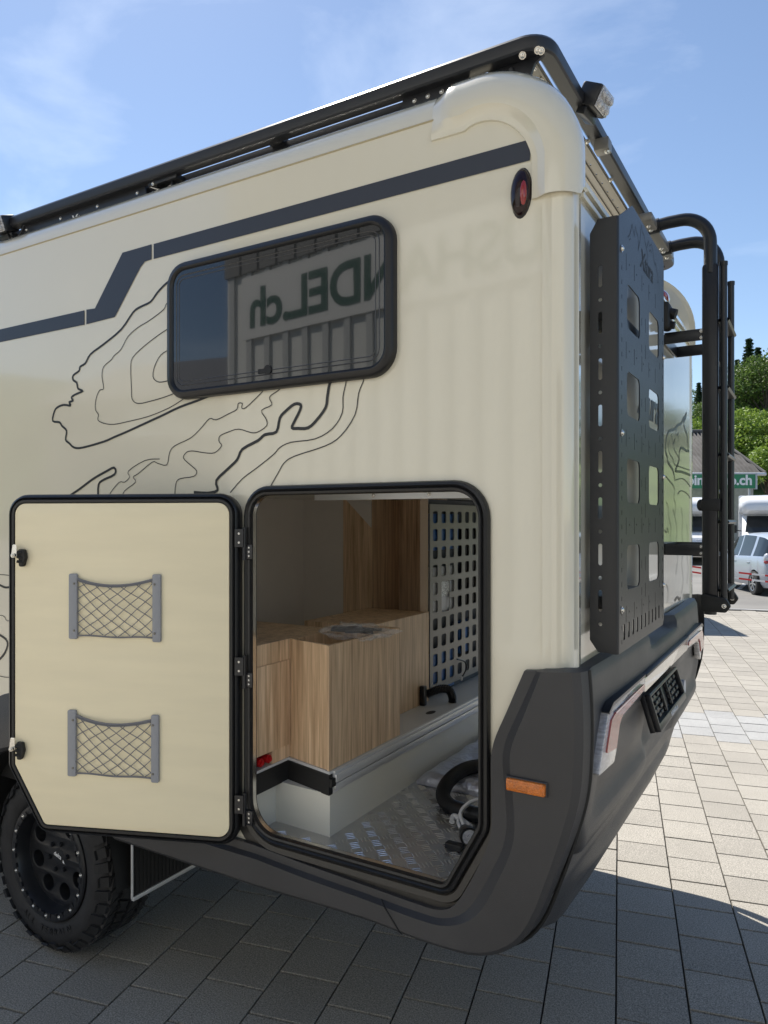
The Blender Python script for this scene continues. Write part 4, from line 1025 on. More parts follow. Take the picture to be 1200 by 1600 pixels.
    if out < 0:
        b = MB()
        for ch, an in zip('ALL TERRAIN', range(11)):
            a_ = math.radians(238+an*6.2)
            R_ = .300; c_ = o_+Vector((R_*math.cos(a_), 0, R_*math.sin(a_)))+ax*.0135; t_ = Vector((-math.sin(a_), 0, math.cos(a_))); r_ = Vector((math.cos(a_), 0, math.sin(a_)))
            b.text(ch, .040, lambda a, c, d: c_+t_*a-r_*c*1+ax*d, th=.003)
        b.build('sidewall_lettering', 'tyre', wh, ang=0, kind='stuff')
    return wh
make_wheel((-2.275, .055, .386), -1)
make_wheel((-2.275, W-.055, .386), 1)
b = MB(); b.cyl((-2.275, .3, .386), (-2.275, W-.3, .386), .05, 12); b.ellipsoid((-2.275, 1.1, .386), (.16, .16, .15), 16, 10); b.build('rear_axle', 'black_matt', van)
# wheel arch flare + liner
b = MB(); ac = (-2.275, .40)
seco = [(.50, .03), (.50, -.030), (.515, -.048), (.60, -.050), (.66, -.030), (.74, -.006), (.745, .004)]
rows = [[Vector((ac[0]+r_*math.cos(math.radians(a)), y, ac[1]+r_*math.sin(math.radians(a))*.97)) for a in range(36, 173, 6)] for r_, y in seco]
b.grid(rows); b.build('wheel_arch', 'plastic', van, ang=30)
b = MB(); rows = [[Vector((ac[0]+.50*math.cos(math.radians(a)), y, ac[1]+.50*math.sin(math.radians(a))*.97)) for a in range(0, 181, 10)] for y in (.0, .42)]
b.grid(rows); b.add([Vector((ac[0]+.5*math.cos(math.radians(a)), .42, ac[1]+.5*math.sin(math.radians(a)))) for a in range(0, 181, 10)], [list(range(19))]); b.build('arch_liner', 'black_matt', van)
# mud flap
b = MB(); MXf = -1.735; b.box((MXf-.006, .05, .375), (MXf, .375, .66)); 
for k in range(16): b.box((MXf, .058+.0195*k, .385), (MXf+.003, .066+.0195*k, .66))
b.build('mud_flap', 'black_matt', van)
b = MB(); b.box((MXf-.009, .046, .362), (MXf+.006, .378, .378), bev=.002); b.box((MXf-.007, .043, .37), (MXf+.003, .047, .62)); b.build('flap_strip', 'alu', van)

# ================================================================== loose things in the garage
# foil-wrapped panel
b = MB(); n1_, n2_ = 26, 40; x0_, x1_, yA, yB_ = -.855, -.10, .50, 1.75
c0 = G(652, 1215, FZ+.03)
yA = c0.y+.0
def fz(i, j): return noise.noise(Vector((i*.55, j*.4, 1.7)))*.010+noise.noise(Vector((i*1.7, j*.23, 4)))*.006
rows = []
for i in range(n1_+1):
    row = []
    for j in range(n2_+1):
        s, t_ = i/n1_, j/n2_; edge = min(s, 1-s, t_, 1-t_)
        z = FZ+.048+fz(i, j)-(.030*(1-min(1, edge/.03))**2 if edge < .03 else 0)
        row.append(Vector((x0_+(x1_-x0_)*s, yA+(yB_-yA)*t_+.02*s, z)))
    rows.append(row)
b.grid(rows)
bd = [r[0] for r in rows]; b.grid([bd, [v+Vector((0, .004+.003*noise.noise(v*30), -.018)) for v in bd], [Vector((v.x, v.y+.012, FZ+.004)) for v in bd]])
bd = rows[0]; b.grid([bd, [Vector((v.x+.01, v.y, FZ+.004)) for v in bd]])
b.add([(x0_, yA, FZ+.003), (x1_, yA+.02, FZ+.003), (x1_, yB_, FZ+.003), (x0_, yB_, FZ+.003)], [[0, 1, 2, 3]])
o = b.build('wrapped_panel', 'foil', ang=60); tag(o, 'flat panel wrapped in crinkled silver film lying on the garage floor', 'package')
# thick corrugated hose
zf = FZ+.075
hp_ = [G(800, 1192, zf), G(752, 1196, zf), G(722, 1204, zf), G(700, 1222, zf-.01), G(692, 1242, zf-.03), G(702, 1258, FZ+.03), G(726, 1268, FZ+.03), G(755, 1276, FZ+.03), G(790, 1290, FZ+.03)]
pts = catmull(hp_, 26)
b = MB(); b.tube(pts, .026, 14, rfun=lambda i: .0265+(.0016 if i % 2 else -.0016)); o = b.build('corrugated_hose', 'hose', ang=0)
for p_ in o.data.polygons: p_.use_smooth = True
tag(o, 'thick black corrugated hose curled over the silver wrapped panel', 'hose')
# white cable coil
b = MB()
for dz, off in ((0, 0), (.012, 7)):
    b.tube(catmull([G(775, 1246, FZ+.07+dz), G(752, 1250-off*.3, FZ+.075+dz), G(733, 1256-off*.3, FZ+.07+dz), G(720, 1270-off*.2, FZ+.05+dz), G(716+off, 1286, FZ+.03+dz), G(724+off, 1300, FZ+.02+dz*.5)], 8), .0062, 8)
b.tube(catmull([G(706, 1284, FZ+.02), G(709, 1275, FZ+.03), G(722, 1282, FZ+.03), G(735, 1292, FZ+.03)], 6), .010, 8)
o = b.build('white_cable', 'white_cable', ang=60); tag(o, 'white cable in two loops in front of the black hose', 'cable')
# black plug with round metal face
c_ = G(732, 1306, FZ+.035)
b = MB(); d_ = Vector((.55, -.75, .1)).normalized(); b.cyl(c_-d_*.06, c_-d_*.01, .020, 14, 0, .030); b.cyl(c_-d_*.01, c_+d_*.014, .031, 20, 0); b.cyl(c_+d_*.014, c_+d_*.018, .024, 20, 1); b.cyl(c_+d_*.018, c_+d_*.026, .010, 12, 1)
b.box((c_.x-.06, c_.y-.06, FZ+.002), (c_.x+.0, c_.y-.03, FZ+.022), 0, bev=.004)
o = b.build('power_plug', ['rubber', 'lamp_clear'], ang=40); tag(o, 'black plug with a round metal face at the hatch corner', 'plug')
# clear plastic bag on cabinet
cb = G(545, 985, CT+.02); b = MB(); rows = []
for i in range(19):
    a_ = PI*i/18; row = []
    for k in range(28):
        bb = 2*PI*k/28; v = Vector((math.sin(a_)*math.cos(bb)*.15, math.sin(a_)*math.sin(bb)*.11, math.cos(a_)*.030))
        n_ = noise.noise(Vector((math.cos(bb)*2.2, math.sin(bb)*2.2, a_*2)))*.45+noise.noise(Vector((math.cos(bb)*6, math.sin(bb)*6, a_*6)))*.28
        v *= 1+n_; row.append(Vector((cb.x+.02, cb.y+.03, CT+.012))+v*.88)
    rows.append(row)
for r_ in rows:
    for v in r_: v.z = max(v.z, CT-.040)
b.grid(rows, close=True); o = b.build('plastic_bag', 'film', ang=20); tag(o, 'crumpled clear plastic bag of parts on the wooden cabinet', 'bag')
cbag = o
b = MB()
for k in range(7):
    p = [Vector((cb.x+random.uniform(-.09, .09), cb.y+.03+random.uniform(-.06, .06), CT+.014+random.uniform(0, .01))) for _ in range(4)]; b.tube(catmull(p, 4), .006, 6)
b.build('bag_contents', 'black_matt', cbag)

# ================================================================== BACKGROUND
exec_order = 'background'
M['white_paint'] = mat('white_vehicle_paint', (.72, .73, .74), .2, coat=.6)
M['silver'] = mat('silver_car_paint', (.42, .46, .53), .36, metal=.55, coat=.4)
M['glass_dark'] = mat('vehicle_glass', (.012, .016, .018), .08, spec=.4)
M['tyre_far'] = mat('plain_tyre', (.02, .02, .02), .8)
M['alloy'] = mat('alloy_wheel', (.45, .46, .48), .35, metal=.9)
M['tile'] = mat('weathered_fibre_roof', (.10, .095, .092), .85, var=.45, vscale=1.2, stretch=(1, 1, 1))
M['render'] = mat('pale_render', (.42, .40, .35), .85, var=.15)
M['green_sign'] = mat('green_sign', (.012, .20, .085), .4)
M['timber'] = mat('dark_timber', (.10, .07, .045), .8, var=.3)
M['red_tape'] = mat('red_tape', (.62, .03, .03), .5)
M['white_tape'] = mat('white_tape', (.8, .8, .8), .5)
M['cladding'] = mat('pale_metal_cladding', (.76, .75, .70), .45, var=.08, vscale=.7)
M['dark_clad'] = mat('dark_cladding', (.12, .12, .125), .6)
M['upper_clad'] = mat('brown_grey_cladding', (.20, .19, .175), .55)
M['rib'] = mat('cladding_rib_shade', (.50, .50, .48), .5)
M['banner'] = mat('white_banner', (.72, .71, .68), .6)
M['banner_txt'] = mat('green_print', (.015, .075, .045), .6)

# ---- silver hatchback: loft of cross-sections, local x forward (nose +x), y left, z up
def make_car():
    car = empty('parked_car', (0, 0, 0))
    L, Wd = 3.90, 1.70
    ST = [ # x, belt half width, roof half width, bottom z, belt z, roof z
      (-1.95, .62, .40, .42, .80, .86), (-1.90, .72, .50, .30, .92, 1.02), (-1.80, .80, .56, .22, .97, 1.20), (-1.62, .83, .58, .20, .97, 1.40), (-1.35, .845, .60, .20, .965, 1.475),
      (-.80, .85, .61, .20, .95, 1.515), (-.20, .85, .61, .20, .93, 1.525), (.30, .85, .60, .20, .91, 1.48), (.75, .85, .575, .20, .89, 1.31), (1.15, .845, .60, .20, .87, 1.04), (1.35, .84, .62, .20, .86, .93),
      (1.65, .80, .58, .22, .78, .83), (1.85, .70, .50, .26, .66, .70), (1.95, .58, .42, .34, .54, .56)]
    def sect(x, bw, rw, bz, lz, rz):
        half = [(bw*.90, bz), (bw*.985, bz+.10), (bw, (bz+lz)/2), (bw*.985, lz-.06), (bw*.95, lz), (bw*.95-(bw*.95-rw)*.45, lz+(rz-lz)*.45), (rw+.035, rz-.055*(rz-lz > .2)), (rw*.8, rz-.005), (rw*.4, rz+.012), (0, rz+.015)]
        return [Vector((x, y, z)) for y, z in half]+[Vector((x, -y, z)) for y, z in half[:-1][::-1]]
    rows = []
    X = [s[0] for s in ST]
    def interp(x):
        for i in range(len(ST)-1):
            if ST[i][0] <= x <= ST[i+1][0]:
                t = (x-ST[i][0])/(ST[i+1][0]-ST[i][0]); t2 = t
                return [ST[i][k]+(ST[i+1][k]-ST[i][k])*t2 for k in range(6)]
        return list(ST[-1])
    xs = [-1.95+3.90*k/60 for k in range(61)]
    for x in xs:
        s = interp(x); r = sect(*s)
        for wx in (-1.22, 1.27):                     # wheel arches
            d = abs(x-wx)
            if d < .34:
                h = .29+math.sqrt(.34**2-d*d)
                for v in r:
                    if abs(v.y) > .6 and v.z < h: v.z = h
        rows.append(r)
    b = MB(); b.grid(rows)
    b.add(rows[0], [list(range(len(rows[0])))]); b.add(rows[-1], [list(range(len(rows[-1])))])
    for i, f in enumerate(b.f):                       # glass area
        c = sum((Vector(b.v[k]) for k in f), Vector())/len(f)
        lz = interp(max(-1.95, min(1.95, c.x)))[4]; rz = interp(max(-1.95, min(1.95, c.x)))[5]
        if c.z > lz+.03 and c.z < rz-.05 and -1.82 < c.x < 1.02 and abs(c.y) > .3:
            if not any(abs(c.x-p) < .05 for p in (-.98, -.1, .72)): b.m[i] = 1
        if -1.88 < c.x < -1.60 and c.z > .98 and abs(c.y) < .55: b.m[i] = 1
        if .72 < c.x < 1.18 and c.z > .93 and abs(c.y) < .56: b.m[i] = 1
    b.build('body', ['silver', 'glass_dark'], car, ang=45, world=False)
    for sy in (-1, 1):
        b = MB(); b.ellipsoid((-1.74, sy*.74, .93), (.10, .085, .13), 12, 8, 0); b.ellipsoid((-1.76, sy*.735, .845), (.10, .09, .065), 12, 8, 1)
        b.build('tail_light', ['lamp_clear', 'red_lens'], car, ang=60, world=False)
        b = MB(); b.ellipsoid((1.72, sy*.62, .70), (.14, .12, .08), 12, 8); b.build('headlight', 'lamp_clear', car, ang=60, world=False)
        b = MB(); b.ellipsoid((.62, sy*.95, .98), (.07, .09, .06), 10, 8); b.build('wing_mirror', 'silver', car, ang=60, world=False)
        for x in (.05, -.85): b = MB(); b.box((x-.09, sy*.845-.012, .78), (x+.09, sy*.845+.012, .80), bev=.004); b.build('door_handle', 'silver', car, world=False)
    b = MB(); b.box((-1.985, -.26, .52), (-1.955, .26, .63), bev=.004); b.build('number_plate', 'white_paint', car, world=False)
    b = MB(); b.box((-1.98, -.70, .30), (-1.90, .70, .42), bev=.02); b.build('rear_bumper', 'silver', car, world=False)
    for wx in (-1.22, 1.27):
        for sy in (-1, 1):
            wh = empty('wheel', (wx, sy*.80, .29), car); wh.location = (wx, sy*.80, .29)
            b = MB(); b.lathe([(-.10, .19), (-.10, .27), (-.08, .29), (.07, .29), (.085, .27), (.085, .19)], (0, 0, 0), (0, sy, 0), 28); b.build('tyre', 'tyre_far', wh, world=False)
            b = MB(); b.cyl((0, sy*.02, 0), (0, sy*.03, 0), .19, 24, 1)
            for k in range(7):
                a_ = 2*PI*k/7; b.box((-.018, -.012, .03), (.018, .012, .185), 0, bev=.004, M4=Matrix.Translation((0, sy*.07, 0)) @ Matrix.Rotation(a_, 4, 'Y'))
            b.lathe([(.085, .19), (.08, .175), (.05, .175)], (0, 0, 0), (0, sy, 0), 24, 0); b.cyl((0, sy*.055, 0), (0, sy*.085, 0), .045, 12, 0)
            b.build('rim', ['alloy', 'black_matt'], wh, world=False)
    return car
car = make_car(); pc = G(1172, 930)
# nose points away to the left: rear right end towards us
dirc = Vector((-.42, .91, 0)).normalized(); wr = G(1181, 928)
ang_ = math.atan2(dirc.y, dirc.x)
car.rotation_euler = (0, 0, ang_); lf = Vector((-dirc.y, dirc.x, 0))
# rear left wheel (local -1.22,+.80) stands at wr
car.location = (Vector((wr.x, wr.y, 0))+dirc*1.22-lf*.80); car.location.z = -.02
tag(car, 'silver hatchback parked beyond the ladder behind the barrier tape', 'car')

# ---- motorhomes (coach-built with an over-cab bulge)
def make_motorhome(label, group, loc, heading, badge=False):
    mh = empty('motorhome', (0, 0, 0)); Wd = 1.12
    # living box
    b = MB(); b.box((-5.2, -Wd, .55), (-.55, Wd, 2.86), bev=.05); b.build('living_box', 'white_paint', mh, world=False)
    # overcab: lofted bulge
    rows = []
    for x, z0, z1, hw in ((-.60, 2.02, 2.86, Wd), (.1, 2.02, 2.86, Wd), (.55, 2.05, 2.80, Wd*.97), (.85, 2.12, 2.66, Wd*.90), (1.0, 2.24, 2.48, Wd*.78)):
        n = 16; r = []
        for k in range(n):
            a = 2*PI*k/n; cs, sn = math.cos(a), math.sin(a); e = .35
            r.append(Vector((x, hw*math.copysign(abs(cs)**e, cs), (z0+z1)/2+(z1-z0)/2*math.copysign(abs(sn)**e, sn))))
        rows.append(r)
    b = MB(); b.grid(rows, 0, close=True); b.add(rows[-1], [list(range(16))]); b.build('overcab', 'white_paint', mh, ang=50, world=False)
    # cab
    hw = .98; pr = [(-.6, .35), (2.05, .35), (2.12, .55), (2.10, .90), (1.95, 1.12), (1.15, 1.32), (.45, 2.05), (-.6, 2.05)]
    rows = []
    for y, s in ((-hw, .95), (-hw*.92, 1), (0, 1.015), (hw*.92, 1), (hw, .95)):
        rows.append([Vector((-.6+(x+.6)*s, y, z if z < .5 else .35+(z-.35)*(1 if abs(y) < hw*.95 else .985))) for x, z in pr])
    b = MB(); b.grid(rows, 0, close=True); b.add(rows[0], [list(range(8))]); b.add(rows[-1], [list(range(8))[::-1]]); b.build('cab', 'white_paint', mh, ang=40, world=False)
    b = MB(); b.add([(1.14, -.86, 1.36), (1.14, .86, 1.36), (.50, .80, 2.0), (.50, -.80, 2.0)], [[0, 1, 2, 3]]); 
    for v in range(len(b.v)): x, y, z = b.v[v]; b.v[v] = (x+.035, y, z+.02)
    b.build('windscreen', 'glass_dark', mh, ang=0, world=False)
    for sy in (-1, 1):
        b = MB(); b.add([(.95, sy*(hw+.004), 1.40), (-.15, sy*(hw+.004), 1.36), (-.15, sy*(hw+.004), 1.92), (.50, sy*(hw+.004), 1.92)], [[0, 1, 2, 3]]); b.build('side_glass', 'glass_dark', mh, ang=0, world=False)
        b = MB(); b.box((1.92, sy*.74-.16, .86), (2.06, sy*.74+.16, 1.06), bev=.04); b.build('headlight', 'lamp_clear', mh, world=False)
        b = MB(); b.box((.72, sy*1.26-.10, 1.34), (.84, sy*1.26+.10, 1.66), bev=.03); b.cyl((.78, sy*1.0, 1.42), (.78, sy*1.2, 1.45), .02, 8); b.build('wing_mirror', 'black_matt', mh, world=False)
        b = MB(); b.box((-3.6, sy*(Wd+.004)-.004, 1.55), (-2.6, sy*(Wd+.004)+.004, 2.05), bev=.0); b.build('side_window', 'glass_dark', mh, world=False)
        for x in (1.3, -3.6):
            b = MB(); b.lathe([(-.11, .0), (-.11, .30), (-.09, .33), (.09, .33), (.10, .30), (.10, .2), (.05, .19), (.05, .0)], (x, sy*.88, .33), (0, sy, 0), 24); b.build('wheel', 'tyre_far', mh, world=False)
    b = MB(); b.box((2.09, -.55, .62), (2.14, .55, .86), bev=.02); b.box((2.0, -.9, .36), (2.15, .9, .60), bev=.04); b.build('grille', 'black_matt', mh, world=False)
    b = MB(); b.box((-5.2, -Wd+.05, .30), (-.6, Wd-.05, .56)); b.build('skirt', 'dark_clad', mh, world=False)
    b = MB(); b.cyl((2.13, 0, .98), (2.16, 0, .98), .075, 12); b.build('badge', 'chrome', mh, world=False)
    mh.rotation_euler = (0, 0, heading); mh.location = loc
    tag(mh, label, 'motorhome', group); return mh
gm = 'white motorhomes parked in a row in the yard'
def toward_cam(ang_off): return math.atan2(-FW.y, -FW.x)+ang_off
p1 = G(1200, 884)
make_motorhome('white motorhome facing us behind the silver car, grey living box', gm, Vector((p1.x+.05, p1.y, -.02)), math.radians(-86))
p2 = G(1086, 880)
make_motorhome('white motorhome seen in the gap between camper and ladder', gm, Vector((p2.x-.55, p2.y+1.0, -.02)), math.radians(-86))
# white box van parked on the camper's hidden side (its shadow reaches past the camper)
mh3 = make_motorhome('white motorhome parked hidden behind the cream camper', gm, Vector((-7.21, 11.25, -.02)), math.radians(202))

# ---- shop building with green sign
def at(px, t): d = ray(px, HY); p = CAM+d*t; return Vector((p.x, p.y, 0))
shop = empty('shop_building', at(1120, 42))
tag(shop, 'low shop building with grey corrugated hipped roof beneath the wooded hill', 'building')
sr = at(1192, 42); sl = at(960, 42); fx = (sr-sl).normalized(); bk = Vector((-fx.y, fx.x, 0))
def SB(u_, v_, z): return sr-fx*u_+bk*v_+Vector((0, 0, z))
Zt = lambda py, t: CAM.z+(HY-py)/FPX*t
zE = Zt(740, 42); zR = Zt(677, 47)
Lb = 14.0; Db = 9
def rot_box(mb, u0, u1, v0, v1, z0, z1, m=0):
    V = [SB(u, v, z) for z in (z0, z1) for u, v in ((u0, v0), (u1, v0), (u1, v1), (u0, v1))]
    mb.add(V, [[0, 1, 2, 3], [4, 5, 6, 7], [0, 1, 5, 4], [1, 2, 6, 5], [2, 3, 7, 6], [3, 0, 4, 7]], m)
b = MB(); rot_box(b, .35, Lb, .4, Db-.4, 0, zE); b.build('wall', 'render', shop, ang=0)
# corrugated roof slope: front slope with waves, hip on the right
hip = 1.15; b = MB(); N = 150
def roofp(u, s, back=False):                       # s 0 eave ->1 ridge
    v = s*Db/2 if not back else Db-s*Db/2
    return u, v, zE+(zR-zE)*s
rowsF = []
for q_ in range(N*4+1):
    u = Lb*q_/(N*4); wv = .075*math.sin(2*PI*q_/10)
    smax = min(1, max(.02, u/hip)) if u < hip else 1
    r = []
    for k in range(5):
        s = smax*k/4 if True else k/4
        uu, v, z = roofp(u, s); r.append(SB(uu, v-.25*(1-s), z+wv))
    rowsF.append(r)
b.grid(rowsF); 
bkr = [[SB(u, Db+.2, zE), SB(u, Db/2, zR)] for u in (hip, Lb)]; b.grid(bkr)
b.add([SB(0, -.25, zE), SB(hip, Db/2, zR), SB(0, Db+.2, zE)], [[0, 1, 2]])
b.build('roof', 'tile', shop, ang=0)
b = MB(); b.tube([SB(hip, Db/2, zR+.06), SB(Lb, Db/2, zR+.06)], .12, 8); b.tube([SB(0, -.25, zE+.03), SB(hip, Db/2, zR+.06)], .10, 8); b.build('ridge_cap', 'tile', shop)
b = MB(); b.tube([SB(0, -.32, zE-.05), SB(Lb, -.32, zE-.05)], .09, 8); b.build('gutter', 'alu', shop)
b = MB(); rot_box(b, 5.6, 7.6, -.2, 1.6, zE-.02, zE+.05)
dv = [SB(5.2, .4, zE+.5), SB(8.2, .4, zE+.5), SB(6.9, .4, zE+1.9), SB(5.2, 2.2, zE+.8), SB(8.2, 2.2, zE+.8), SB(6.9, 4, zE+2)]
b.add(dv, [[0, 1, 2], [0, 2, 5, 3], [1, 4, 5, 2]]); b.build('dormer', 'cladding', shop, ang=0)
for u in (2.4, 5.2, 8.0):
    b = MB(); rot_box(b, u, u+1.2, .34, .40, .9, 2.2); w_o = b.build('window', 'glass_dark', shop, ang=0)
    b = MB(); rot_box(b, u-.06, u, .30, .41, .84, 2.26); rot_box(b, u+1.2, u+1.26, .30, .41, .84, 2.26); rot_box(b, u-.06, u+1.26, .30, .41, .82, .9); rot_box(b, u-.06, u+1.26, .30, .41, 2.2, 2.27); b.build('frame', 'white_paint', w_o, ang=0)
# sign in front of the eaves
zs1, zs0 = Zt(741, 40.5), Zt(763, 40.5)
sg = at(1183, 40.5); sg0 = empty('shop_sign', Vector((sg.x, sg.y, 0))); tag(sg0, 'long green shop sign with white lettering under the grey corrugated roof', 'sign')
def SG(u, v, z): return sg-fx*u+bk*v+Vector((0, 0, z))
Ls = 7.3
def sbox(mb, u0, u1, v0, v1, z0, z1, m=0):
    V = [SG(u, v, z) for z in (z0, z1) for u, v in ((u0, v0), (u1, v0), (u1, v1), (u0, v1))]
    mb.add(V, [[0, 1, 2, 3], [4, 5, 6, 7], [0, 1, 5, 4], [1, 2, 6, 5], [2, 3, 7, 6], [3, 0, 4, 7]], m)
b = MB(); sbox(b, .1, Ls, 0, .12, zs0, zs1); b.build('board', 'green_sign', sg0, ang=0)
b = MB(); sbox(b, 0, .1, -.03, .15, zs0-.05, zs1+.05); sbox(b, 0, Ls+.1, -.03, .15, zs1, zs1+.07); sbox(b, Ls, Ls+.1, -.03, .15, zs0-.05, zs1+.05); b.build('frame', 'grey_dev', sg0, ang=0)
b = MB()
for u in (.3, Ls-.3, Ls/2): sbox(b, u, u+.1, .13, .22, 0, zs1)
b.build('post', 'grey_dev', sg0, ang=0)
b = MB(); b.text('campingshop.ch', .78, lambda a, c, d: SG(.28-a, -.02-d, zs0+.20+c), align='RIGHT', bold=.022, th=.02, space=.98); b.build('lettering', 'white_text', sg0, ang=0)

# ---- barrier tape
for n_, (ya, yb2), lab in ((0, (884, 899), 'upper red and white barrier tape strung before the silver car'), (1, (892, 909), 'lower red and white barrier tape strung before the silver car')):
    t0, t1 = 16.2, 14.6
    A = CAM+ray(1040, ya-5)*t0; B = CAM+ray(1260, yb2+6)*t1; b = MB(); n = 44
    for k in range(n):
        s0, s1 = k/n, (k+1)/n
        def P(s): v = A.lerp(B, s); v.z -= .06*4*s*(1-s)*.5; return v
        a_, c_ = P(s0), P(s1); h = Vector((0, 0, .018)); o2 = Vector((.0, .003, 0))
        b.add([a_-h, c_-h, c_+h, a_+h, a_-h+o2, c_-h+o2, c_+h+o2, a_+h+o2], [[0, 1, 2, 3], [7, 6, 5, 4], [3, 2, 6, 7], [0, 4, 5, 1]], (k//(4)) % 2)
    o = b.build('barrier_tape', ['red_tape', 'white_tape'], ang=0); tag(o, lab, 'barrier tape', 'barrier tapes across the yard')
# edge line of the paving
b = MB(); b.add([gp(ea, db+.02, .0), gp(eb, db+.02, .0), gp(eb, db+.20, .0), gp(ea, db+.20, .0)], [[0, 1, 2, 3]]); o = b.build('kerb_strip', 'paver_light', ang=0); o['kind'] = 'structure'
b = MB()
for e_ in (1.2, 3.9, 6.6):
    A = at(1165, 21.5)+Vector((e_-1.2, 0, 0)); b.add([(A.x-.05, A.y-2.2, -.012), (A.x+.07, A.y-2.2, -.012), (A.x+.07, A.y+2.6, -.012), (A.x-.05, A.y+2.6, -.012)], [[0, 1, 2, 3]])
o = b.build('bay_marking', 'white_tape', ang=0); o['kind'] = 'structure'

# ---- hill and trees
def hill_h(x, y):
    d = y-58
    h = max(0, d)*.34
    h = 26*(1-math.exp(-h/26)) + (noise.noise(Vector((x*.02, y*.02, 0)))*2.5 if d > 0 else 0)*min(1, max(0, d)/15)
    return h
b = MB(); rows = []
for j in range(26):
    y = 55+j*5.5; rows.append([Vector((x, y, hill_h(x, y)-.05)) for x in [-150+10*i for i in range(41)]])
b.grid(rows); o = b.build('hillside', 'grass', ang=0); o['kind'] = 'structure'
def leaf_mat(name, c1, c2):
    m = bpy.data.materials.new(name); m.use_nodes = True; t = m.node_tree; bs = t.nodes['Principled BSDF']; bs.inputs['Roughness'].default_value = .6
    ge = t.nodes.new('ShaderNodeNewGeometry'); r = t.nodes.new('ShaderNodeValToRGB'); r.color_ramp.elements[0].color = (*c1, 1); r.color_ramp.elements[1].color = (*c2, 1)
    t.links.new(ge.outputs['Random Per Island'], r.inputs[0]); t.links.new(r.outputs[0], bs.inputs['Base Color'])
    tr = t.nodes.new('ShaderNodeBsdfTranslucent'); t.links.new(r.outputs[0], tr.inputs[0]); ms = t.nodes.new('ShaderNodeMixShader'); ms.inputs[0].default_value = .3
    t.links.new(bs.outputs[0], ms.inputs[1]); t.links.new(tr.outputs[0], ms.inputs[2]); t.links.new(ms.outputs[0], t.nodes['Material Output'].inputs[0]); return m
M['leaf_a'] = leaf_mat('broad_leaves', (.055, .10, .020), (.16, .24, .05)); M['leaf_b'] = leaf_mat('fresh_leaves', (.14, .22, .03), (.26, .36, .06)); M['needle'] = leaf_mat('spruce_needles', (.018, .045, .018), (.05, .095, .032))
M['bark'] = mat('bark', (.09, .065, .045), .9, var=.4, vscale=3)
def tree_proto(kind, seed):
    rn = random.Random(seed); cr = MB(); tk = MB()
    if kind == 'spruce':
        H = 14; tk.tube([(0, 0, 0), (.05, .02, H*.5), (0, 0, H)], .2, 7, rfun=lambda i: (.24, .14, .02)[i])
        z = 1.2
        while z < H-.2:
            R0 = (H-z)/H*3.0+.18; nb = 11
            for k in range(nb):
                a = rn.random()*6.28; L_ = R0*rn.uniform(.7, 1.08)
                for s in [i/8 for i in range(1, 9)]:
                    p = Vector((math.cos(a)*L_*s, math.sin(a)*L_*s, z-.42*L_*s*s+rn.uniform(-.05, .05)))
                    for _ in range(3):
                        q = p+Vector((rn.uniform(-.18, .18), rn.uniform(-.18, .18), rn.uniform(-.16, .06))); sz = .26
                        d1 = Vector((rn.uniform(-1, 1), rn.uniform(-1, 1), rn.uniform(-.5, .1))).normalized()*sz; d2 = Vector((rn.uniform(-1, 1), rn.uniform(-1, 1), rn.uniform(-.6, .6))).normalized()*sz*.45
                        cr.add([q-d1, q+d2, q+d1, q-d2], [[0, 1, 2, 3]])
            z += .42
        mk = 'needle'
    else:
        H = 10 if kind == 'broad' else 5; tk.tube([(0, 0, 0), (.1, .05, H*.3), (-.1, .1, H*.55), (0, 0, H*.8)], .2, 7, rfun=lambda i: (.28, .2, .12, .04)[i]*H/10)
        lobes = []
        for k in range(15 if kind == 'broad' else 9):
            a = rn.random()*6.28; zz = H*rn.uniform(.30, .92); rr = H*.34*math.sqrt(max(.05, 1-((zz/H-.55)/.46)**2))*rn.uniform(.3, 1)
            c = Vector((math.cos(a)*rr, math.sin(a)*rr, zz)); lobes.append((c, H*rn.uniform(.11, .19)))
            tk.tube([(0, 0, zz*.55), c*.6+Vector((0, 0, zz*.28)), c], .05, 5, rfun=lambda i: (.09, .05, .02)[i]*H/10)
        for c, r in lobes:
            for _ in range(420 if kind == 'broad' else 330):
                v = Vector((rn.gauss(0, 1), rn.gauss(0, 1), rn.gauss(0, 1))).normalized()*r*rn.uniform(.62, 1.12); v.z *= .78
                q = c+v; sz = .15 if kind == 'broad' else .11
                d1 = Vector((rn.gauss(0, 1), rn.gauss(0, 1), rn.gauss(0, .7))).normalized()*sz; d2 = d1.cross(Vector((rn.gauss(0, 1), rn.gauss(0, 1), rn.gauss(0, 1))).normalized())*.7
                cr.add([q-d1, q+d2, q+d1, q-d2], [[0, 1, 2, 3]])
        mk = 'leaf_a' if kind == 'broad' else 'leaf_b'
    t = empty('spruce_tree' if kind == 'spruce' else ('broadleaf_tree' if kind == 'broad' else 'bush'), (0, 0, 0))
    cr.build('crown', mk, t, ang=0, world=False); tk.build('trunk' if kind != 'shrub' else 'stem', 'bark', t, world=False)
    return t
protos = {'spruce': [tree_proto('spruce', 1), tree_proto('spruce', 4)], 'broad': [tree_proto('broad', 2), tree_proto('broad', 5), tree_proto('broad', 8)], 'shrub': [tree_proto('shrub', 3), tree_proto('shrub', 6)]}
used = set()
def place(kind, var, loc, sc, rz, label, group):
    pr = protos[kind][var % len(protos[kind])]
    if pr.name not in used: used.add(pr.name); o = pr
    else:
        o = pr.copy(); COL.objects.link(o)
        for ch in pr.children: c = ch.copy(); COL.objects.link(c); c.parent = o
    o.location = loc; o.scale = (sc, sc, sc); o.rotation_euler = (0, 0, rz)
    cat = {'spruce': 'tree', 'broad': 'tree', 'shrub': 'bush'}[kind]
    tag(o, label, cat, group); return o
rn = random.Random(11)
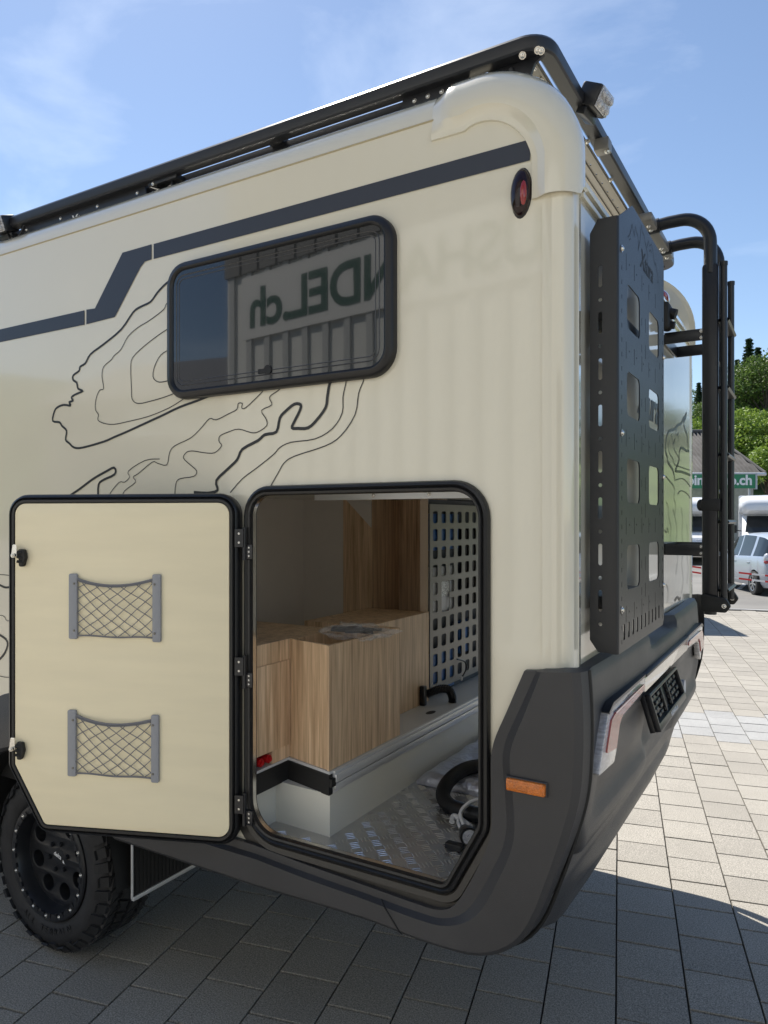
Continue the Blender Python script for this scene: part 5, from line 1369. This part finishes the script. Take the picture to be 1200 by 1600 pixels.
def tplace(kind, var, px, t, pytop, label, group):       # a tree whose tip is seen at a measured height
    p = at(px, t); z0 = hill_h(p.x, p.y) if p.y > 56 else 0; Hh = {'spruce': 14, 'broad': 9.6, 'shrub': 4.9}[kind]
    zt = Zt(pytop, t); sc = max(.3, (zt-z0)/Hh); place(kind, var, (p.x, p.y, z0-.1), sc, rn.random()*6, label, group)
tplace('spruce', 0, 1170, 92, 527, 'tallest dark spruce on the skyline above the shop roof', 'spruces on the wooded hill')
tplace('spruce', 1, 1184, 95, 541, 'dark spruce right of the tallest one on the skyline', 'spruces on the wooded hill')
tplace('spruce', 0, 1092, 88, 596, 'dark spruce seen between camper and ladder', 'spruces on the wooded hill')
tplace('spruce', 1, 1122, 90, 575, 'dark spruce directly behind the ladder', 'spruces on the wooded hill')
tplace('spruce', 0, 1152, 96, 560, 'dark spruce left of the tallest one', 'spruces on the wooded hill')
tplace('broad', 0, 1196, 78, 556, 'large broadleaf tree at the right edge above the shop roof', 'broadleaf trees on the wooded hill')
tplace('broad', 1, 1168, 80, 574, 'round green tree just right of the ladder above the roof', 'broadleaf trees on the wooded hill')
tplace('broad', 2, 1225, 84, 548, 'tall broadleaf tree half outside the right edge', 'broadleaf trees on the wooded hill')
tplace('broad', 2, 1140, 82, 600, 'broadleaf tree behind the ladder tubes', 'broadleaf trees on the wooded hill')
tplace('broad', 0, 1104, 80, 628, 'broadleaf tree between camper and ladder', 'broadleaf trees on the wooded hill')
for i, (px, t, py) in enumerate(((1198, 66, 655), (1180, 64, 650), (1160, 66, 640), (1208, 62, 672), (1140, 64, 655), (1115, 66, 650), (1090, 66, 648), (1196, 58, 690), (1224, 60, 676), (1172, 70, 634), (1204, 70, 640))):
    tplace('shrub', i, px, t, py, ('bush at the right edge, upper part of the slope', 'bush just left of the right edge, high on the slope', 'bush right beside the ladder tubes above the roof', 'bush cut off by the right edge, middle of the slope', 'bush behind the outer ladder tube', 'bush behind the main ladder stile', 'bush between camper wall and ladder above the roof', 'lowest bush beside the roof corner and green sign', 'lowest bush beyond the right edge', 'small topmost bush under the broadleaf trees', 'topmost bush at the right edge under the large broadleaf tree')[i], 'bushes on the slope')
for i, (px, t, py) in enumerate(((1155, 94, 590), (1176, 97, 580), (1208, 96, 566), (1098, 92, 612), (1128, 94, 598), (1238, 98, 560))):
    tplace('broad', i+1, px, t, py, ('broadleaf crown left below the tallest spruce', 'broadleaf crown under the pair of skyline spruces', 'broadleaf crown at the very right edge on the skyline', 'highest broadleaf crown between camper wall and ladder', 'broadleaf crown behind the main ladder stile', 'broadleaf crown outside the right edge')[i], 'broadleaf trees on the wooded hill')
# trees further right, mirrored in the rear wall
for i in range(26):
    px = 1270+i*36+rn.uniform(-10, 10); t = rn.uniform(66, 92)
    kind = 'spruce' if i % 3 == 0 else 'broad'
    tplace(kind, i, px, t, rn.uniform(560, 650), 'tree of the wood beyond the right edge', 'trees of the wood beyond the right edge')
# ---- yard building behind the camera, mirrored in the paint and window
fb0 = Vector((-9.75, -8.26, 0)); fdir = Vector((.9905, .137, 0)).normalized(); fn = Vector((-fdir.y, fdir.x, 0))   # fn points to the camper
hall = empty('sales_hall', fb0); tag(hall, 'tall hall with pale ribbed metal cladding mirrored in the camper window', 'building')
def FB_(u, n, z): return fb0+fdir*u+fn*n+Vector((0, 0, z))
def fbox(mb, u0, u1, n0, n1, z0, z1, m=0):
    V = [FB_(u, n, z) for z in (z0, z1) for u, n in ((u0, n0), (u1, n0), (u1, n1), (u0, n1))]
    mb.add(V, [[0, 1, 2, 3], [4, 5, 6, 7], [0, 1, 5, 4], [1, 2, 6, 5], [2, 3, 7, 6], [3, 0, 4, 7]], m)
b = MB(); fbox(b, 1.1, 17, -12, 0, 0, 8.8); b.build('wall', 'cladding', hall, ang=0)
b = MB(); u = 1.2
while u < 16.9: fbox(b, u, u+.13, 0, .045, .3, 6.2); u += .46
b.build('cladding_rib', 'rib', hall, ang=0, kind='stuff')
b = MB(); u = 1.1
while u < 16.8: fbox(b, u, u+.40, 0, .07, 6.2, 8.8); u += .46
b.build('upper_cladding', 'upper_clad', hall, ang=0, kind='stuff')
b = MB(); fbox(b, .9, 17.2, -12.2, .25, 8.8, 9.1); b.build('roof_edge', 'dark_clad', hall, ang=0)
b = MB(); fbox(b, 10, 14, 0, .05, 0, 3.6); b.build('gate', 'dark_clad', hall, ang=0)
bn = empty('hall_banner', FB_(1.8, .06, 5)); tag(bn, 'white banner with dark green lettering on the ribbed hall', 'banner')
b = MB(); fbox(b, 1.55, 9.4, .05, .06, 5.02, 6.12); b.build('sheet', 'banner', bn, ang=0)
b = MB(); b.text('BUSHANDEL.ch', .95, lambda a, c, d: FB_(1.66+6.28-a, .066+d, 5.22+c), bold=.022, th=.004, space=.95); b.build('lettering', 'banner_txt', bn, ang=0)
# lower dark-roofed hall further off, with the same banner
l0 = Vector((-27, -17, 0)); ld = Vector((.985, -.17, 0)).normalized(); ln_ = Vector((-ld.y, ld.x, 0))
low = empty('low_hall', l0); tag(low, 'lower dark-roofed hall seen only as a reflection left in the window', 'building')
def LB(u, n, z): return l0+ld*u+ln_*n+Vector((0, 0, z))
def lbox(mb, u0, u1, n0, n1, z0, z1):
    V = [LB(u, n, z) for z in (z0, z1) for u, n in ((u0, n0), (u1, n0), (u1, n1), (u0, n1))]
    mb.add(V, [[0, 1, 2, 3], [4, 5, 6, 7], [0, 1, 5, 4], [1, 2, 6, 5], [2, 3, 7, 6], [3, 0, 4, 7]], 0)
b = MB(); lbox(b, 0, 16, -10, 0, 0, 6.6); b.build('wall', 'dark_clad', low, ang=0)
b = MB(); b.add([LB(-.4, .4, 6.6), LB(16.4, .4, 6.6), LB(16.4, -10.4, 6.6), LB(-.4, -10.4, 6.6), LB(-.4, -5, 9.2), LB(16.4, -5, 9.2)], [[0, 1, 5, 4], [3, 4, 5, 2], [0, 4, 3], [1, 2, 5], [0, 3, 2, 1]]); b.build('roof', 'dark_clad', low, ang=0)
lb2 = empty('low_hall_banner', LB(5, .1, 5.4)); tag(lb2, 'white banner on the lower dark-roofed hall', 'banner')
b = MB(); lbox(b, 4.2, 12.2, .02, .04, 5.1, 6.2); b.build('sheet', 'banner', lb2, ang=0)
b = MB(); b.text('BUSHANDEL.ch', 1.02, lambda a, c, d: LB(12.0-a, .045+d, 5.3+c), bold=.02, th=.004); b.build('lettering', 'banner_txt', lb2, ang=0)
# wooded ridge to the left rear, mirrored in the paint
b = MB(); rows = []
for j in range(14):
    r = []
    for i in range(61):
        a = math.radians(150+i*2.2); rad = 75+j*6; hh = (1-(1-j/13)**2)*25*(1+.20*noise.noise(Vector((i*.16, 3, 0))))+(noise.noise(Vector((i*.9, j*.8, 7)))*2.6 if j > 0 else 0)
        r.append(Vector((math.cos(a)*rad, math.sin(a)*rad, hh if j else -.5)))
    rows.append(r)
M['forest'] = mat('distant_forest', (.05, .085, .025), .9, var=.5, vscale=.15, bump=.6, bscale=.5)
b.grid(rows); o = b.build('wooded_ridge', 'forest', ang=0); o['kind'] = 'structure'
